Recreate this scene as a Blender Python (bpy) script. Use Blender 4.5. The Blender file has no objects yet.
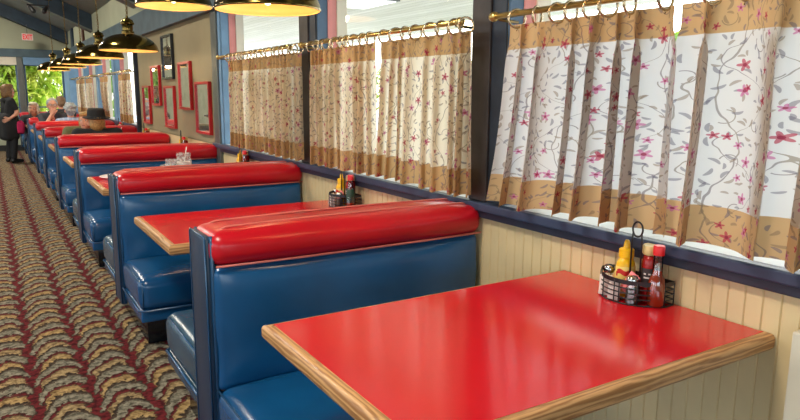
import bpy, bmesh, math, random
from mathutils import Vector, Matrix, noise as mnoise
random.seed(7)
PI = math.pi
scene = bpy.context.scene
COL = scene.collection

# ------------------------------------------------------------------ materials
class V:
    """a node socket with arithmetic"""
    def __init__(s, nt, sock): s.nt = nt; s.s = sock
    def _m(s, op, *args, rev=False):
        n = s.nt.nodes.new('ShaderNodeMath'); n.operation = op
        seq = [s] + list(args)
        if rev: seq = list(reversed(seq))
        for i, a in enumerate(seq):
            if isinstance(a, V): s.nt.links.new(a.s, n.inputs[i])
            else: n.inputs[i].default_value = a
        return V(s.nt, n.outputs[0])
    def __add__(s, o): return s._m('ADD', o)
    __radd__ = __add__
    def __mul__(s, o): return s._m('MULTIPLY', o)
    __rmul__ = __mul__
    def __sub__(s, o): return s._m('SUBTRACT', o)
    def __rsub__(s, o): return s._m('SUBTRACT', o, rev=True)
    def __truediv__(s, o): return s._m('DIVIDE', o)
    def fract(s): return s._m('FRACT')
    def floor(s): return s._m('FLOOR')
    def abs(s): return s._m('ABSOLUTE')
    def sin(s): return s._m('SINE')
    def cos(s): return s._m('COSINE')
    def atan2(s, o): return s._m('ARCTAN2', o)
    def sqrt(s): return s._m('SQRT')
    def lt(s, o): return s._m('LESS_THAN', o)
    def gt(s, o): return s._m('GREATER_THAN', o)
    def max(s, o): return s._m('MAXIMUM', o)
    def min(s, o): return s._m('MINIMUM', o)
    def mod(s, o): return s._m('FLOORED_MODULO', o)
    def smooth(s, a, b):
        n = s.nt.nodes.new('ShaderNodeMapRange'); n.interpolation_type = 'SMOOTHSTEP'
        s.nt.links.new(s.s, n.inputs[0]); n.inputs[1].default_value = a; n.inputs[2].default_value = b
        return V(s.nt, n.outputs[0])

def srgb(r, g, b):
    f = lambda c: (c / 12.92 if c <= .04045 else ((c + .055) / 1.055) ** 2.4)
    return (f(r / 255), f(g / 255), f(b / 255), 1)

def base_mat(name):
    m = bpy.data.materials.new(name); m.use_nodes = True
    nt = m.node_tree
    return m, nt, nt.nodes['Principled BSDF'], nt.nodes['Material Output']

def coords(nt, which='Object'):
    return nt.nodes.new('ShaderNodeTexCoord').outputs[which]

def noise(nt, vec, scale, detail=3, rough=.5, out='Fac'):
    n = nt.nodes.new('ShaderNodeTexNoise'); n.inputs['Scale'].default_value = scale
    n.inputs['Detail'].default_value = detail; n.inputs['Roughness'].default_value = rough
    if vec is not None: nt.links.new(vec, n.inputs['Vector'])
    return V(nt, n.outputs[0 if out == 'Fac' else 1])

def mix(nt, fac, a, b):
    n = nt.nodes.new('ShaderNodeMix'); n.data_type = 'RGBA'
    for sock, val in ((n.inputs[0], fac), (n.inputs[6], a), (n.inputs[7], b)):
        if isinstance(val, V): nt.links.new(val.s, sock)
        elif isinstance(val, (tuple, list)): sock.default_value = val
        else: sock.default_value = val
    return V(nt, n.outputs[2])

def bump(nt, h, strength, dist=.01):
    b = nt.nodes.new('ShaderNodeBump'); b.inputs['Strength'].default_value = strength
    b.inputs['Distance'].default_value = dist
    nt.links.new(h.s, b.inputs['Height']); return b.outputs[0]

def combine(nt, x, y, z=0.0):
    n = nt.nodes.new('ShaderNodeCombineXYZ')
    for i, a in enumerate((x, y, z)):
        if isinstance(a, V): nt.links.new(a.s, n.inputs[i])
        else: n.inputs[i].default_value = a
    return n.outputs[0]

def sep(nt, vec):
    n = nt.nodes.new('ShaderNodeSeparateXYZ'); nt.links.new(vec, n.inputs[0])
    return [V(nt, n.outputs[i]) for i in range(3)]

def plain(name, col, rough=.5, metal=0., var=.12, scale=8., bmp=0., bscale=40., coat=0., spec=.5, emit=None, estr=0.):
    """a surface of one colour with slight mottling and optional fine bump"""
    m, nt, p, o = base_mat(name)
    co = coords(nt)
    n = noise(nt, co, scale, 4)
    d = tuple(c * (1 - var) for c in col[:3]) + (1,)
    l = tuple(min(1, c * (1 + var)) for c in col[:3]) + (1,)
    nt.links.new(mix(nt, n.smooth(.3, .7), d, l).s, p.inputs['Base Color'])
    p.inputs['Roughness'].default_value = rough; p.inputs['Metallic'].default_value = metal
    p.inputs['Coat Weight'].default_value = coat; p.inputs['Coat Roughness'].default_value = .08
    p.inputs['Specular IOR Level'].default_value = spec
    if bmp: nt.links.new(bump(nt, noise(nt, co, bscale, 3), bmp, .004), p.inputs['Normal'])
    if emit: p.inputs['Emission Color'].default_value = emit; p.inputs['Emission Strength'].default_value = estr
    return m

M = {}
M['blue'] = plain('blue_vinyl', srgb(14, 76, 122), .24, var=.14, scale=3, bmp=.16, bscale=8, spec=.6)
M['navy'] = plain('navy_vinyl', srgb(22, 50, 76), .34, var=.10, scale=3, bmp=.06, bscale=14, spec=.55)
M['seatblue'] = plain('seat_vinyl', srgb(46, 78, 98), .26, var=.14, scale=5, bmp=.12, bscale=12, spec=.6)
M['redv'] = plain('red_vinyl', srgb(186, 10, 28), .30, var=.10, scale=3, bmp=.08, bscale=10, spec=.5)
M['pipe'] = plain('cream_piping', srgb(206, 112, 100), .4, var=.05)
M['bluepipe'] = plain('blue_piping', srgb(34, 76, 112), .25, var=.05, spec=.7)
M['kick'] = plain('kick_board', srgb(24, 28, 34), .18, var=.2, metal=.3)
M['lam'] = plain('red_laminate', srgb(208, 20, 34), .15, var=.05, scale=2, bmp=.03, bscale=60, spec=.95)
M['black'] = plain('black_wire', srgb(22, 22, 24), .4, var=.1)
M['steel'] = plain('brushed_steel', srgb(190, 190, 188), .25, metal=1, var=.05)
M['brass'] = plain('polished_brass', srgb(116, 98, 52), .14, metal=1, var=.12, scale=6)
M['rodbrass'] = plain('rod_brass', srgb(206, 176, 104), .28, metal=.9, var=.1)
M['brassdark'] = plain('antique_brass', srgb(118, 98, 58), .3, metal=1, var=.2)
M['ring'] = plain('pale_ring', srgb(196, 180, 150), .25, metal=.8, var=.1)
M['shadein'] = plain('shade_lining', srgb(238, 196, 122), .4, var=.03)
M['white'] = plain('white_paint', srgb(236, 238, 236), .5, var=.03)
M['plate'] = plain('white_china', srgb(238, 240, 238), .2, var=.02)
M['wains'] = plain('cream_boards', srgb(214, 192, 146), .5, var=.05, scale=5)
M['tanwall'] = plain('tan_wall', srgb(142, 131, 98), .75, var=.06, scale=2, bmp=.1, bscale=80)
M['creamwall'] = plain('cream_wall', srgb(166, 170, 144), .8, var=.05, scale=2)
M['ceil'] = plain('grey_ceiling', srgb(112, 120, 112), .8, var=.06, scale=2)
M['beam'] = plain('blue_beam', srgb(72, 92, 100), .55, var=.15, scale=5)
M['rafter'] = plain('navy_rafter', srgb(40, 58, 72), .6, var=.2, scale=5)
M['sill'] = plain('slate_sill', srgb(52, 64, 88), .42, var=.12, scale=9)
M['silldark'] = plain('dark_sill', srgb(38, 44, 60), .45, var=.12, scale=9)
M['sillwhite'] = plain('pale_ledge', srgb(226, 234, 240), .4, var=.03)
M['bluepost'] = plain('light_blue_paint', srgb(110, 148, 180), .5, var=.08)
M['jamb'] = plain('slate_jamb', srgb(74, 100, 126), .5, var=.1)
M['pink'] = plain('salmon_paint', srgb(206, 136, 132), .6, var=.06)
M['cream'] = plain('cream_paint', srgb(214, 206, 186), .6, var=.04)
M['metal_trim'] = plain('grey_trim', srgb(104, 108, 104), .35, metal=.5, var=.1)
M['redframe'] = plain('red_frame', srgb(170, 20, 28), .3, var=.06)
M['blackframe'] = plain('black_frame', srgb(30, 34, 40), .25, var=.06)
M['mat'] = plain('picture_mat', srgb(214, 204, 182), .6, var=.03)
M['mustard'] = plain('mustard_plastic', srgb(236, 184, 16), .35, var=.03)
M['mustcap'] = plain('mustard_cap', srgb(238, 186, 18), .35, var=.03)
M['ketchup'] = plain('ketchup_plastic', srgb(150, 22, 20), .25, var=.05)
M['ketchcap'] = plain('ketchup_cap', srgb(212, 190, 130), .4, var=.03)
M['redcap'] = plain('red_cap', srgb(214, 18, 24), .35, var=.03)
M['hot'] = plain('hot_sauce', srgb(176, 58, 22), .2, var=.1, scale=30)
M['lab_dark'] = plain('dark_label', srgb(54, 44, 44), .5, var=.1)
M['lab_green'] = plain('green_label', srgb(28, 62, 44), .5, var=.1)
M['lab_pale'] = plain('pale_label', srgb(240, 214, 120), .5, var=.04)
M['lab_red'] = plain('red_label', srgb(196, 34, 30), .5, var=.04)
M['salt'] = plain('salt', srgb(232, 228, 220), .7, var=.05)
M['pepper'] = plain('pepper', srgb(96, 82, 70), .8, var=.4, scale=90)
M['pk_pink'] = plain('pink_paper', srgb(232, 128, 132), .7, var=.05)
M['pk_tan'] = plain('tan_paper', srgb(206, 164, 96), .7, var=.08)
M['pk_white'] = plain('white_paper', srgb(222, 208, 198), .7, var=.04)
M['skin'] = plain('skin', srgb(204, 146, 118), .5, var=.06, scale=20)
M['blackcloth'] = plain('black_cloth', srgb(22, 22, 24), .85, var=.2, scale=12)
M['darkcloth'] = plain('charcoal_cloth', srgb(52, 54, 60), .85, var=.2, scale=12)
M['olive'] = plain('olive_cloth', srgb(96, 98, 62), .85, var=.15, scale=12)
M['denim'] = plain('denim_cloth', srgb(52, 66, 94), .85, var=.15, scale=12)
M['khaki'] = plain('khaki_cloth', srgb(140, 124, 96), .85, var=.1, scale=12)
M['magenta'] = plain('magenta_cloth', srgb(186, 30, 84), .8, var=.1, scale=12)
M['hairbrown'] = plain('brown_hair', srgb(112, 80, 44), .55, var=.35, scale=60)
M['hairtan'] = plain('tan_hair', srgb(170, 132, 76), .55, var=.3, scale=60)
M['hairgrey'] = plain('grey_hair', srgb(150, 156, 156), .6, var=.3, scale=50)
M['hairblonde'] = plain('pale_hair', srgb(214, 206, 180), .6, var=.2, scale=60)
M['hairdark'] = plain('grey_brown_hair', srgb(128, 104, 78), .6, var=.3, scale=60)
M['felt'] = plain('black_felt', srgb(18, 18, 18), .8, var=.2)
M['lip'] = plain('lip', srgb(166, 88, 80), .5, var=.05)
M['eyew'] = plain('eye_white', srgb(230, 226, 220), .3, var=.02)
M['eyed'] = plain('eye_dark', srgb(40, 30, 24), .3, var=.05)
M['shoe'] = plain('black_shoe', srgb(20, 20, 20), .4, var=.1)
M['bulb'] = plain('lit_bulb', srgb(255, 244, 214), .3, var=.01, emit=srgb(255, 226, 170), estr=14.)
M['patio'] = plain('patio_concrete', srgb(224, 226, 228), .8, var=.06, scale=1)
M['bark'] = plain('bark', srgb(98, 78, 56), .9, var=.3, scale=20)
M['baseb'] = plain('dark_baseboard', srgb(30, 30, 30), .6, var=.1)
M['exitface'] = plain('sign_face', srgb(236, 214, 206), .5, var=.02)
M['exitred'] = plain('sign_red', srgb(226, 30, 44), .5, var=.02, emit=srgb(226, 30, 44), estr=.35)
M['panel_lit'] = plain('light_panel', srgb(250, 250, 250), .4, var=.01, emit=(1, 1, 1, 1), estr=1.2)
M['brownpost'] = plain('stained_wood_post', srgb(44, 38, 38), .5, var=.4, scale=9, bmp=.2, bscale=30)
M['navypost'] = plain('navy_wood_post', srgb(28, 38, 52), .5, var=.25, scale=9, bmp=.2, bscale=30)
M['straw'] = plain('clear_straw', srgb(226, 224, 220), .3, var=.02)
M['ice'] = plain('iced_drink', srgb(236, 214, 200), .15, var=.35, scale=45)
M['redtrim'] = plain('red_brown_stain', srgb(96, 58, 40), .6, var=.2)

def leafy(name, a, b, trans=.35):
    m, nt, p, o = base_mat(name)
    n = noise(nt, coords(nt), 3.0, 3)
    c = mix(nt, n.smooth(.3, .7), a, b)
    nt.links.new(c.s, p.inputs['Base Color']); p.inputs['Roughness'].default_value = .6
    t = nt.nodes.new('ShaderNodeBsdfTranslucent'); nt.links.new(c.s, t.inputs[0])
    mx = nt.nodes.new('ShaderNodeMixShader'); mx.inputs[0].default_value = trans
    nt.links.new(p.outputs[0], mx.inputs[1]); nt.links.new(t.outputs[0], mx.inputs[2])
    nt.links.new(mx.outputs[0], o.inputs[0]); return m
M['leaf1'] = leafy('bright_leaf', srgb(150, 190, 40), srgb(226, 226, 110))
M['leaf2'] = leafy('green_leaf', srgb(104, 156, 40), srgb(176, 204, 80))

def thin_glass(name, tint=(1, 1, 1, 1), gl=.08, rough=.02):
    m, nt, p, o = base_mat(name)
    t = nt.nodes.new('ShaderNodeBsdfTransparent'); t.inputs[0].default_value = tint
    g = nt.nodes.new('ShaderNodeBsdfGlossy'); g.inputs['Roughness'].default_value = rough
    f = nt.nodes.new('ShaderNodeFresnel'); f.inputs[0].default_value = 1.3
    mx = nt.nodes.new('ShaderNodeMixShader')
    fac = V(nt, f.outputs[0]) * gl + gl * .1
    nt.links.new(fac.s, mx.inputs[0]); nt.links.new(t.outputs[0], mx.inputs[1]); nt.links.new(g.outputs[0], mx.inputs[2])
    nt.links.new(mx.outputs[0], o.inputs[0]); return m
M['pane'] = thin_glass('window_glass', (.97, .99, .99, 1), .12)
M['clear'] = thin_glass('clear_glass', (.88, .92, .92, 1), 1.0)
def frosty(name):
    m, nt, p, o = base_mat(name)
    t = nt.nodes.new('ShaderNodeBsdfTransparent'); t.inputs[0].default_value = (.9, .93, .93, 1)
    p.inputs['Base Color'].default_value = srgb(226, 226, 222); p.inputs['Roughness'].default_value = .08; p.inputs['Specular IOR Level'].default_value = .9
    n = noise(nt, coords(nt), 40, 2)
    mx = nt.nodes.new('ShaderNodeMixShader'); nt.links.new((n.smooth(.4, .65) * .35 + .2).s, mx.inputs[0])
    nt.links.new(t.outputs[0], mx.inputs[1]); nt.links.new(p.outputs[0], mx.inputs[2]); nt.links.new(mx.outputs[0], o.inputs[0]); return m
M['frosty'] = frosty('pressed_glass')
M['picglass'] = thin_glass('picture_glass', (.95, .95, .95, 1), .8)

def wood(name):
    m, nt, p, o = base_mat(name)
    uv = coords(nt, 'UV'); x, y, z = sep(nt, uv)
    warp = noise(nt, combine(nt, x * 4, y * 45), 1.0, 3)
    g = ((y * 420 + warp * 16 + (x * 3).sin() * 2).sin() * .5 + .5)
    fine = noise(nt, combine(nt, x * 25, y * 900), 1.0, 3)
    fac = (g * .6 + fine * .55).smooth(.15, .95)
    c = mix(nt, fac, srgb(146, 98, 56), srgb(206, 160, 108))
    nt.links.new(c.s, p.inputs['Base Color']); p.inputs['Roughness'].default_value = .35
    nt.links.new(bump(nt, fac, .15, .002), p.inputs['Normal']); return m
M['oak'] = wood('oak_edge')

def carpet():
    m, nt, p, o = base_mat('scalloped_carpet')
    g = nt.nodes.new('ShaderNodeNewGeometry'); pos = g.outputs['Position']
    x, y, z = sep(nt, pos)
    jn = noise(nt, pos, 34, 4, .65); jn2 = noise(nt, pos, 12, 2)
    jag = (jn - .5)
    X = (x + 1.505) / .235 + (jn2 - .5) * .24
    Y = y / .225
    t = X.fract() * 2 - 1                       # 0 is the middle of a fan
    dome = 1 - t * t
    h = Y - dome * .78 - t * .34 + jag * .60 + (t * 5 + Y * 1.7).sin() * .05
    f = h.fract(); par = h.floor().mod(2.0)
    tan_ = mix(nt, jn.smooth(.3, .7), srgb(104, 76, 42), srgb(206, 174, 118))
    grey = mix(nt, jn.smooth(.3, .7), srgb(70, 68, 56), srgb(168, 160, 138))
    c1 = mix(nt, par, tan_, mix(nt, .25, tan_, grey))
    maro = mix(nt, jn.smooth(.35, .65), srgb(62, 16, 20), srgb(122, 40, 44))
    dark = mix(nt, jn.smooth(.35, .65), srgb(44, 34, 28), srgb(86, 70, 56))
    c = mix(nt, f.gt(.06), dark, c1)
    c = mix(nt, f.gt(.35), c, dark)
    c = mix(nt, f.gt(.40), c, maro)
    c = mix(nt, f.gt(.51), c, dark)
    c = mix(nt, f.gt(.55), c, grey)
    c = mix(nt, f.gt(.90), c, dark)
    wedge = (t.abs() + jag * .6 + (h * 6.2832).sin() * .13)
    c = mix(nt, wedge.gt(.80), c, dark)
    c = mix(nt, wedge.gt(.84), c, maro)
    fuzz = noise(nt, pos, 260, 2)
    c2 = mix(nt, fuzz.smooth(.2, .8) * .35, c, (.01, .008, .006, 1))
    nt.links.new(c2.s, p.inputs['Base Color']); p.inputs['Roughness'].default_value = .95
    p.inputs['Specular IOR Level'].default_value = .1
    nt.links.new(bump(nt, fuzz + jn, .5, .006), p.inputs['Normal']); return m
M['carpet'] = carpet()

def curtain_mat(name, back, band, lining, edge0, edge1):
    """printed cotton; band colour below edge0 and above edge1 (metres in UV.y), hems are double cloth"""
    m, nt, p, o = base_mat(name)
    uv = coords(nt, 'UV'); u, v, w = sep(nt, uv)
    def vor(scale, off):
        vec = combine(nt, u * scale + off, v * scale + off * 1.7)
        n = nt.nodes.new('ShaderNodeTexVoronoi'); n.voronoi_dimensions = '2D'; n.inputs['Scale'].default_value = 1
        n.inputs['Randomness'].default_value = .8
        nt.links.new(vec, n.inputs['Vector'])
        d = V(nt, n.outputs['Distance']); r, gg, b = sep(nt, n.outputs['Color'])
        px, py, _ = sep(nt, n.outputs['Position'])
        return d, r, gg, b, (u * scale + off) - px, (v * scale + off * 1.7) - py
    wob = noise(nt, combine(nt, u, v), 9, 2)
    def stem(per, off, k, am, wd):
        q = u / per + off + (v * k + (u / per + off).floor() * 2.1).sin() * am + (wob - .5) * .5
        return ((q.fract() - .5).abs() * per).lt(wd)
    vine = stem(.13, .2, 17.0, .22, .0016).max(stem(.21, .6, 26.0, .30, .0013))
    d0, r0, g0, b0_, dx0, dy0 = vor(9.0, 4.4)
    spir = ((d0 - .17).abs().lt(.012)) * (dx0.atan2(dy0) + r0 * 6.28).sin().gt(-.2) * b0_.gt(.35)
    vine = vine.max(spir)
    inkgrey = mix(nt, wob.smooth(.4, .6), srgb(112, 100, 104), srgb(126, 112, 92))
    bmask = (v.lt(edge0) + v.gt(edge1)).min(1.0)
    layers = [(vine * .68, inkgrey)]
    for sc, off, thr, L, W in ((25, 3.1, .25, .33, .10), (34, 8.7, .45, .30, .11)):
        d, r, gg, b, dx, dy = vor(sc, off)
        a = r * 6.283; lx = dx * a.cos() + dy * a.sin(); ly = dy * a.cos() - dx * a.sin()
        e = (lx / L) * (lx / L) + ((ly + lx * lx * .8) / W) * ((ly + lx * lx * .8) / W)
        layers.append((e.lt(1.0) * b.gt(thr) * .6, mix(nt, gg.gt(.5), srgb(104, 98, 112), srgb(132, 112, 92))))
    for sc, off, thr, R in ((10, 1.3, .5, .125), (16, 6.1, .6, .13)):
        d, r, gg, b, dx, dy = vor(sc, off)
        ang = dy.atan2(dx)
        rad = (ang * 5 + r * 6.28).sin() * (R * .4) + R
        mask = d.lt(rad) * b.gt(thr)
        colr = mix(nt, gg.gt(.45), srgb(170, 50, 78), srgb(186, 104, 146))
        layers.append((mask * .78, colr))
        layers.append((d.lt(R * .40) * b.gt(thr) * .8, srgb(136, 44, 66)))
    def printed(ground, bandc):
        q = mix(nt, bmask, ground, bandc)
        for m_, k_ in layers: q = mix(nt, m_, q, k_)
        return q
    c = printed(back, band); ct = printed(lining, band)
    df = nt.nodes.new('ShaderNodeBsdfDiffuse'); nt.links.new(c.s, df.inputs[0])
    tr = nt.nodes.new('ShaderNodeBsdfTranslucent'); nt.links.new(ct.s, tr.inputs[0])
    mx = nt.nodes.new('ShaderNodeMixShader')
    nt.links.new((.66 - bmask * .24).s, mx.inputs[0])
    nt.links.new(df.outputs[0], mx.inputs[1]); nt.links.new(tr.outputs[0], mx.inputs[2])
    nt.links.new(mx.outputs[0], o.inputs[0]); return m
M['curtain'] = curtain_mat('floral_cotton', srgb(192, 168, 132), srgb(190, 158, 116), srgb(208, 210, 214), 1.098, 1.585)
M['curtain_warm'] = curtain_mat('warm_floral_cotton', srgb(192, 166, 128), srgb(190, 156, 110), srgb(238, 232, 214), 1.098, 1.585)

def planks():
    m, nt, p, o = base_mat('whitewashed_planks')
    g = nt.nodes.new('ShaderNodeNewGeometry'); x, y, z = sep(nt, g.outputs['Position'])
    k = (x / .16); line = k.fract().lt(.05)
    tone = noise(nt, combine(nt, k.floor() * 3.1, y * .15), 1.0, 1)
    gr = noise(nt, combine(nt, x * 30, y * 1.2), 1.0, 3)
    c = mix(nt, (tone * .6 + gr * .5).smooth(.3, .9), srgb(206, 204, 184), srgb(246, 244, 232))
    c = mix(nt, line, c, srgb(150, 148, 130))
    nt.links.new(c.s, p.inputs['Base Color']); p.inputs['Roughness'].default_value = .7; return m
M['planks'] = planks()

def photo_mat():
    m, nt, p, o = base_mat('faded_photograph')
    co = coords(nt); n = noise(nt, co, 7, 3); n2 = noise(nt, co, 22, 3)
    c = mix(nt, (n * .8 + n2 * .3).smooth(.42, .7), srgb(226, 222, 206), srgb(92, 98, 90))
    nt.links.new(c.s, p.inputs['Base Color']); p.inputs['Roughness'].default_value = .4; return m
M['photo'] = photo_mat()

def plaid():
    m, nt, p, o = base_mat('blue_plaid')
    x, y, z = sep(nt, coords(nt))
    a = (x * 90).sin().gt(.5) + (z * 90).sin().gt(.5)
    c = mix(nt, a * .4, srgb(120, 142, 178), srgb(176, 186, 206))
    nt.links.new(c.s, p.inputs['Base Color']); p.inputs['Roughness'].default_value = .9; return m
M['plaid'] = plaid()

# ------------------------------------------------------------------ mesh helpers
def new(): return bmesh.new()
def obj(name, bm, mat, parent=None, smooth=True, label=None, mats=None):
    bmesh.ops.recalc_face_normals(bm, faces=bm.faces[:])
    me = bpy.data.meshes.new(name); bm.to_mesh(me); bm.free()
    if smooth:
        for f in me.polygons: f.use_smooth = True
    for m_ in (mats or [mat]): me.materials.append(M[m_] if isinstance(m_, str) else m_)
    o = bpy.data.objects.new(name, me); COL.objects.link(o)
    if parent: o.parent = parent
    if label: o['label'] = label
    return o
def sharp(o, ang=40):
    """smooth by angle: mark sharp edges"""
    me = o.data; bm = bmesh.new(); bm.from_mesh(me)
    for e in bm.edges:
        if len(e.link_faces) == 2 and e.calc_face_angle(0) > math.radians(ang): e.smooth = False
    bm.to_mesh(me); bm.free(); return o
def thing(name, label, cat, loc=(0, 0, 0), rz=0., group=None):
    o = bpy.data.objects.new(name, None); COL.objects.link(o); o.empty_display_size = .1
    o.location = loc; o.rotation_euler = (0, 0, rz); o['label'] = label; o['category'] = cat
    if group: o['group'] = group
    return o
def tag(o, label, cat, group=None):
    o['label'] = label; o['category'] = cat
    if group: o['group'] = group
    return o
def struct(o): o['kind'] = 'structure'; return o
def dup(root, loc, label, rz=None):
    r = root.copy(); COL.objects.link(r); r.location = loc
    if rz is not None: r.rotation_euler = (0, 0, rz)
    r['label'] = label
    for ch in list(root.children):
        c = ch.copy(); COL.objects.link(c); c.parent = r
        for g in list(ch.children):
            d = g.copy(); COL.objects.link(d); d.parent = c
    return r

def box(bm, x0, x1, y0, y1, z0, z1, bev=0., seg=2):
    vs = [bm.verts.new((x, y, z)) for x in (x0, x1) for y in (y0, y1) for z in (z0, z1)]
    fs = [bm.faces.new([vs[i] for i in q]) for q in ((0, 1, 3, 2), (4, 6, 7, 5), (0, 4, 5, 1), (2, 3, 7, 6), (0, 2, 6, 4), (1, 5, 7, 3))]
    if bev:
        ed = list({e for f in fs for e in f.edges})
        bmesh.ops.bevel(bm, geom=ed, offset=bev, segments=seg, profile=.5, affect='EDGES')
    return bm

def cushion(bm, x0, x1, y0, y1, z0, z1, r=.03, puff=(0, 0, 0), n=10, wrinkle=0., seed=0):
    """rounded, crowned upholstery block"""
    c = [(x0 + x1) / 2, (y0 + y1) / 2, (z0 + z1) / 2]; H = [(x1 - x0) / 2, (y1 - y0) / 2, (z1 - z0) / 2]
    r = min(r, *[h * .98 for h in H])
    def grid(h):
        a = [-h, -h + r * .35, -h + r * .7, -h + r]; b = [h - r, h - r * .7, h - r * .35, h]
        k = max(1, int(n * (2 * h - 2 * r) / max(2 * max(H), 1e-6)))
        mid = [-h + r + (2 * h - 2 * r) * i / (k + 1) for i in range(1, k + 1)]
        return a + mid + b
    G = [grid(h) for h in H]; N = [len(g) for g in G]; cache = {}
    def vert(i, j, k):
        key = (i, j, k)
        if key in cache: return cache[key]
        p = [G[0][i], G[1][j], G[2][k]]
        q = [max(-H[a] + r, min(H[a] - r, p[a])) for a in range(3)]
        d = Vector([p[a] - q[a] for a in range(3)])
        if d.length > 1e-9: d = d.normalized() * r
        P = [q[a] + d[a] for a in range(3)]
        R = [P[a] / H[a] for a in range(3)]
        O = list(P)
        for a in range(3):
            if puff[a]:
                s = 1.
                for b in range(3):
                    if b != a: s *= max(0, 1 - R[b] ** 4)
                O[a] += puff[a] * s * (R[a] ** 3)
        W = Vector([O[a] + c[a] for a in range(3)])
        if wrinkle:
            nv = mnoise.noise(Vector((W.x * 3 + seed, W.y * 5, W.z * 7))) + .5 * mnoise.noise(Vector((W.x * 9 + seed, W.y * 11, W.z * 13)))
            W += Vector(R).normalized() * nv * wrinkle
        cache[key] = bm.verts.new(W); return cache[key]
    def face(fix, fi, a, b):
        for i in range(N[a] - 1):
            for j in range(N[b] - 1):
                q = []
                for (ii, jj) in ((i, j), (i + 1, j), (i + 1, j + 1), (i, j + 1)):
                    idx = [0, 0, 0]; idx[fix] = fi; idx[a] = ii; idx[b] = jj; q.append(vert(*idx))
                try: bm.faces.new(q)
                except ValueError: pass
    for ax, a, b in ((0, 1, 2), (1, 0, 2), (2, 0, 1)):
        face(ax, 0, a, b); face(ax, N[ax] - 1, a, b)
    return bm

def tube(bm, pts, r, seg=8, closed=False, caps=True):
    """tube through points; r a number or list"""
    P = [Vector(p) for p in pts]; n = len(P)
    R = r if isinstance(r, (list, tuple)) else [r] * n
    rings = []; up = None
    for i, p in enumerate(P):
        if closed: t = P[(i + 1) % n] - P[i - 1]
        else: t = P[min(i + 1, n - 1)] - P[max(i - 1, 0)]
        t.normalize()
        if up is None:
            up = Vector((0, 0, 1)) if abs(t.z) < .9 else Vector((1, 0, 0))
        s = t.cross(up)
        if s.length < 1e-6: s = t.cross(Vector((0, 1, 0)))
        s.normalize(); up = s.cross(t).normalized()
        rings.append([bm.verts.new(p + (s * math.cos(a) + up * math.sin(a)) * R[i]) for a in [2 * PI * k / seg for k in range(seg)]])
    for i in range(n if closed else n - 1):
        A, B = rings[i], rings[(i + 1) % n]
        for k in range(seg):
            try: bm.faces.new((A[k], A[(k + 1) % seg], B[(k + 1) % seg], B[k]))
            except ValueError: pass
    if caps and not closed:
        for rr in (rings[0], rings[-1]):
            try: bm.faces.new(rr)
            except ValueError: pass
    return bm

def lathe(bm, prof, cx=0, cy=0, seg=32, sx=1., sy=1., cap=True):
    """prof: (radius, z) list from bottom to top"""
    rings = []
    for (r, z) in prof:
        if r < 1e-5: rings.append([bm.verts.new((cx, cy, z))])
        else: rings.append([bm.verts.new((cx + r * sx * math.cos(2 * PI * k / seg), cy + r * sy * math.sin(2 * PI * k / seg), z)) for k in range(seg)])
    for A, B in zip(rings, rings[1:]):
        for k in range(seg):
            a = A[k % len(A)]; b = A[(k + 1) % len(A)]; c = B[(k + 1) % len(B)]; d = B[k % len(B)]
            q = []
            for v in (a, b, c, d):
                if v not in q: q.append(v)
            if len(q) >= 3:
                try: bm.faces.new(q)
                except ValueError: pass
    if cap:
        for R_ in (rings[0], rings[-1]):
            if len(R_) > 2:
                try: bm.faces.new(R_)
                except ValueError: pass
    return bm

def torus(bm, c, R, r, axis='y', seg=20, ss=6, sq=1.):
    pts = []
    for k in range(seg):
        a = 2 * PI * k / seg; u, w = R * math.cos(a), R * math.sin(a) * sq
        pts.append({'x': (c[0], c[1] + u, c[2] + w), 'y': (c[0] + u, c[1], c[2] + w), 'z': (c[0] + u, c[1] + w, c[2])}[axis])
    return tube(bm, pts, r, ss, closed=True)

def ellipsoid(bm, c, rx, ry, rz, seg=16, rings=10, mat4=None):
    m = Matrix.Translation(c) @ (mat4 or Matrix.Identity(4)) @ Matrix.Diagonal((rx, ry, rz, 1))
    bmesh.ops.create_uvsphere(bm, u_segments=seg, v_segments=rings, radius=1, matrix=m); return bm

def capsule(bm, a, b, ra, rb, seg=12):
    a, b = Vector(a), Vector(b); t = (b - a); L = t.length; t = t.normalized()
    pts, rs = [], []
    for k in range(5):
        s = PI / 2 * (1 - k / 4); pts.append(a - t * ra * math.sin(s)); rs.append(max(.0005, ra * math.cos(s)))
    for k in range(5):
        s = PI / 2 * k / 4; pts.append(b + t * rb * math.sin(s)); rs.append(max(.0005, rb * math.cos(s)))
    return tube(bm, pts, rs, seg)

def remesh(bm, vox, smooth_it=3):
    """fuse overlapping closed pieces into one continuous skin"""
    me = bpy.data.meshes.new('fuse'); bm.to_mesh(me); bm.free()
    o = bpy.data.objects.new('fuse', me); COL.objects.link(o)
    r = o.modifiers.new('r', 'REMESH'); r.mode = 'VOXEL'; r.voxel_size = vox
    if smooth_it:
        s = o.modifiers.new('s', 'SMOOTH'); s.iterations = smooth_it; s.factor = .5
    dg = bpy.context.evaluated_depsgraph_get(); dg.update()
    m2 = bpy.data.meshes.new_from_object(o.evaluated_get(dg))
    bpy.data.objects.remove(o); bpy.data.meshes.remove(me)
    b2 = bmesh.new(); b2.from_mesh(m2); bpy.data.meshes.remove(m2); return b2

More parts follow.
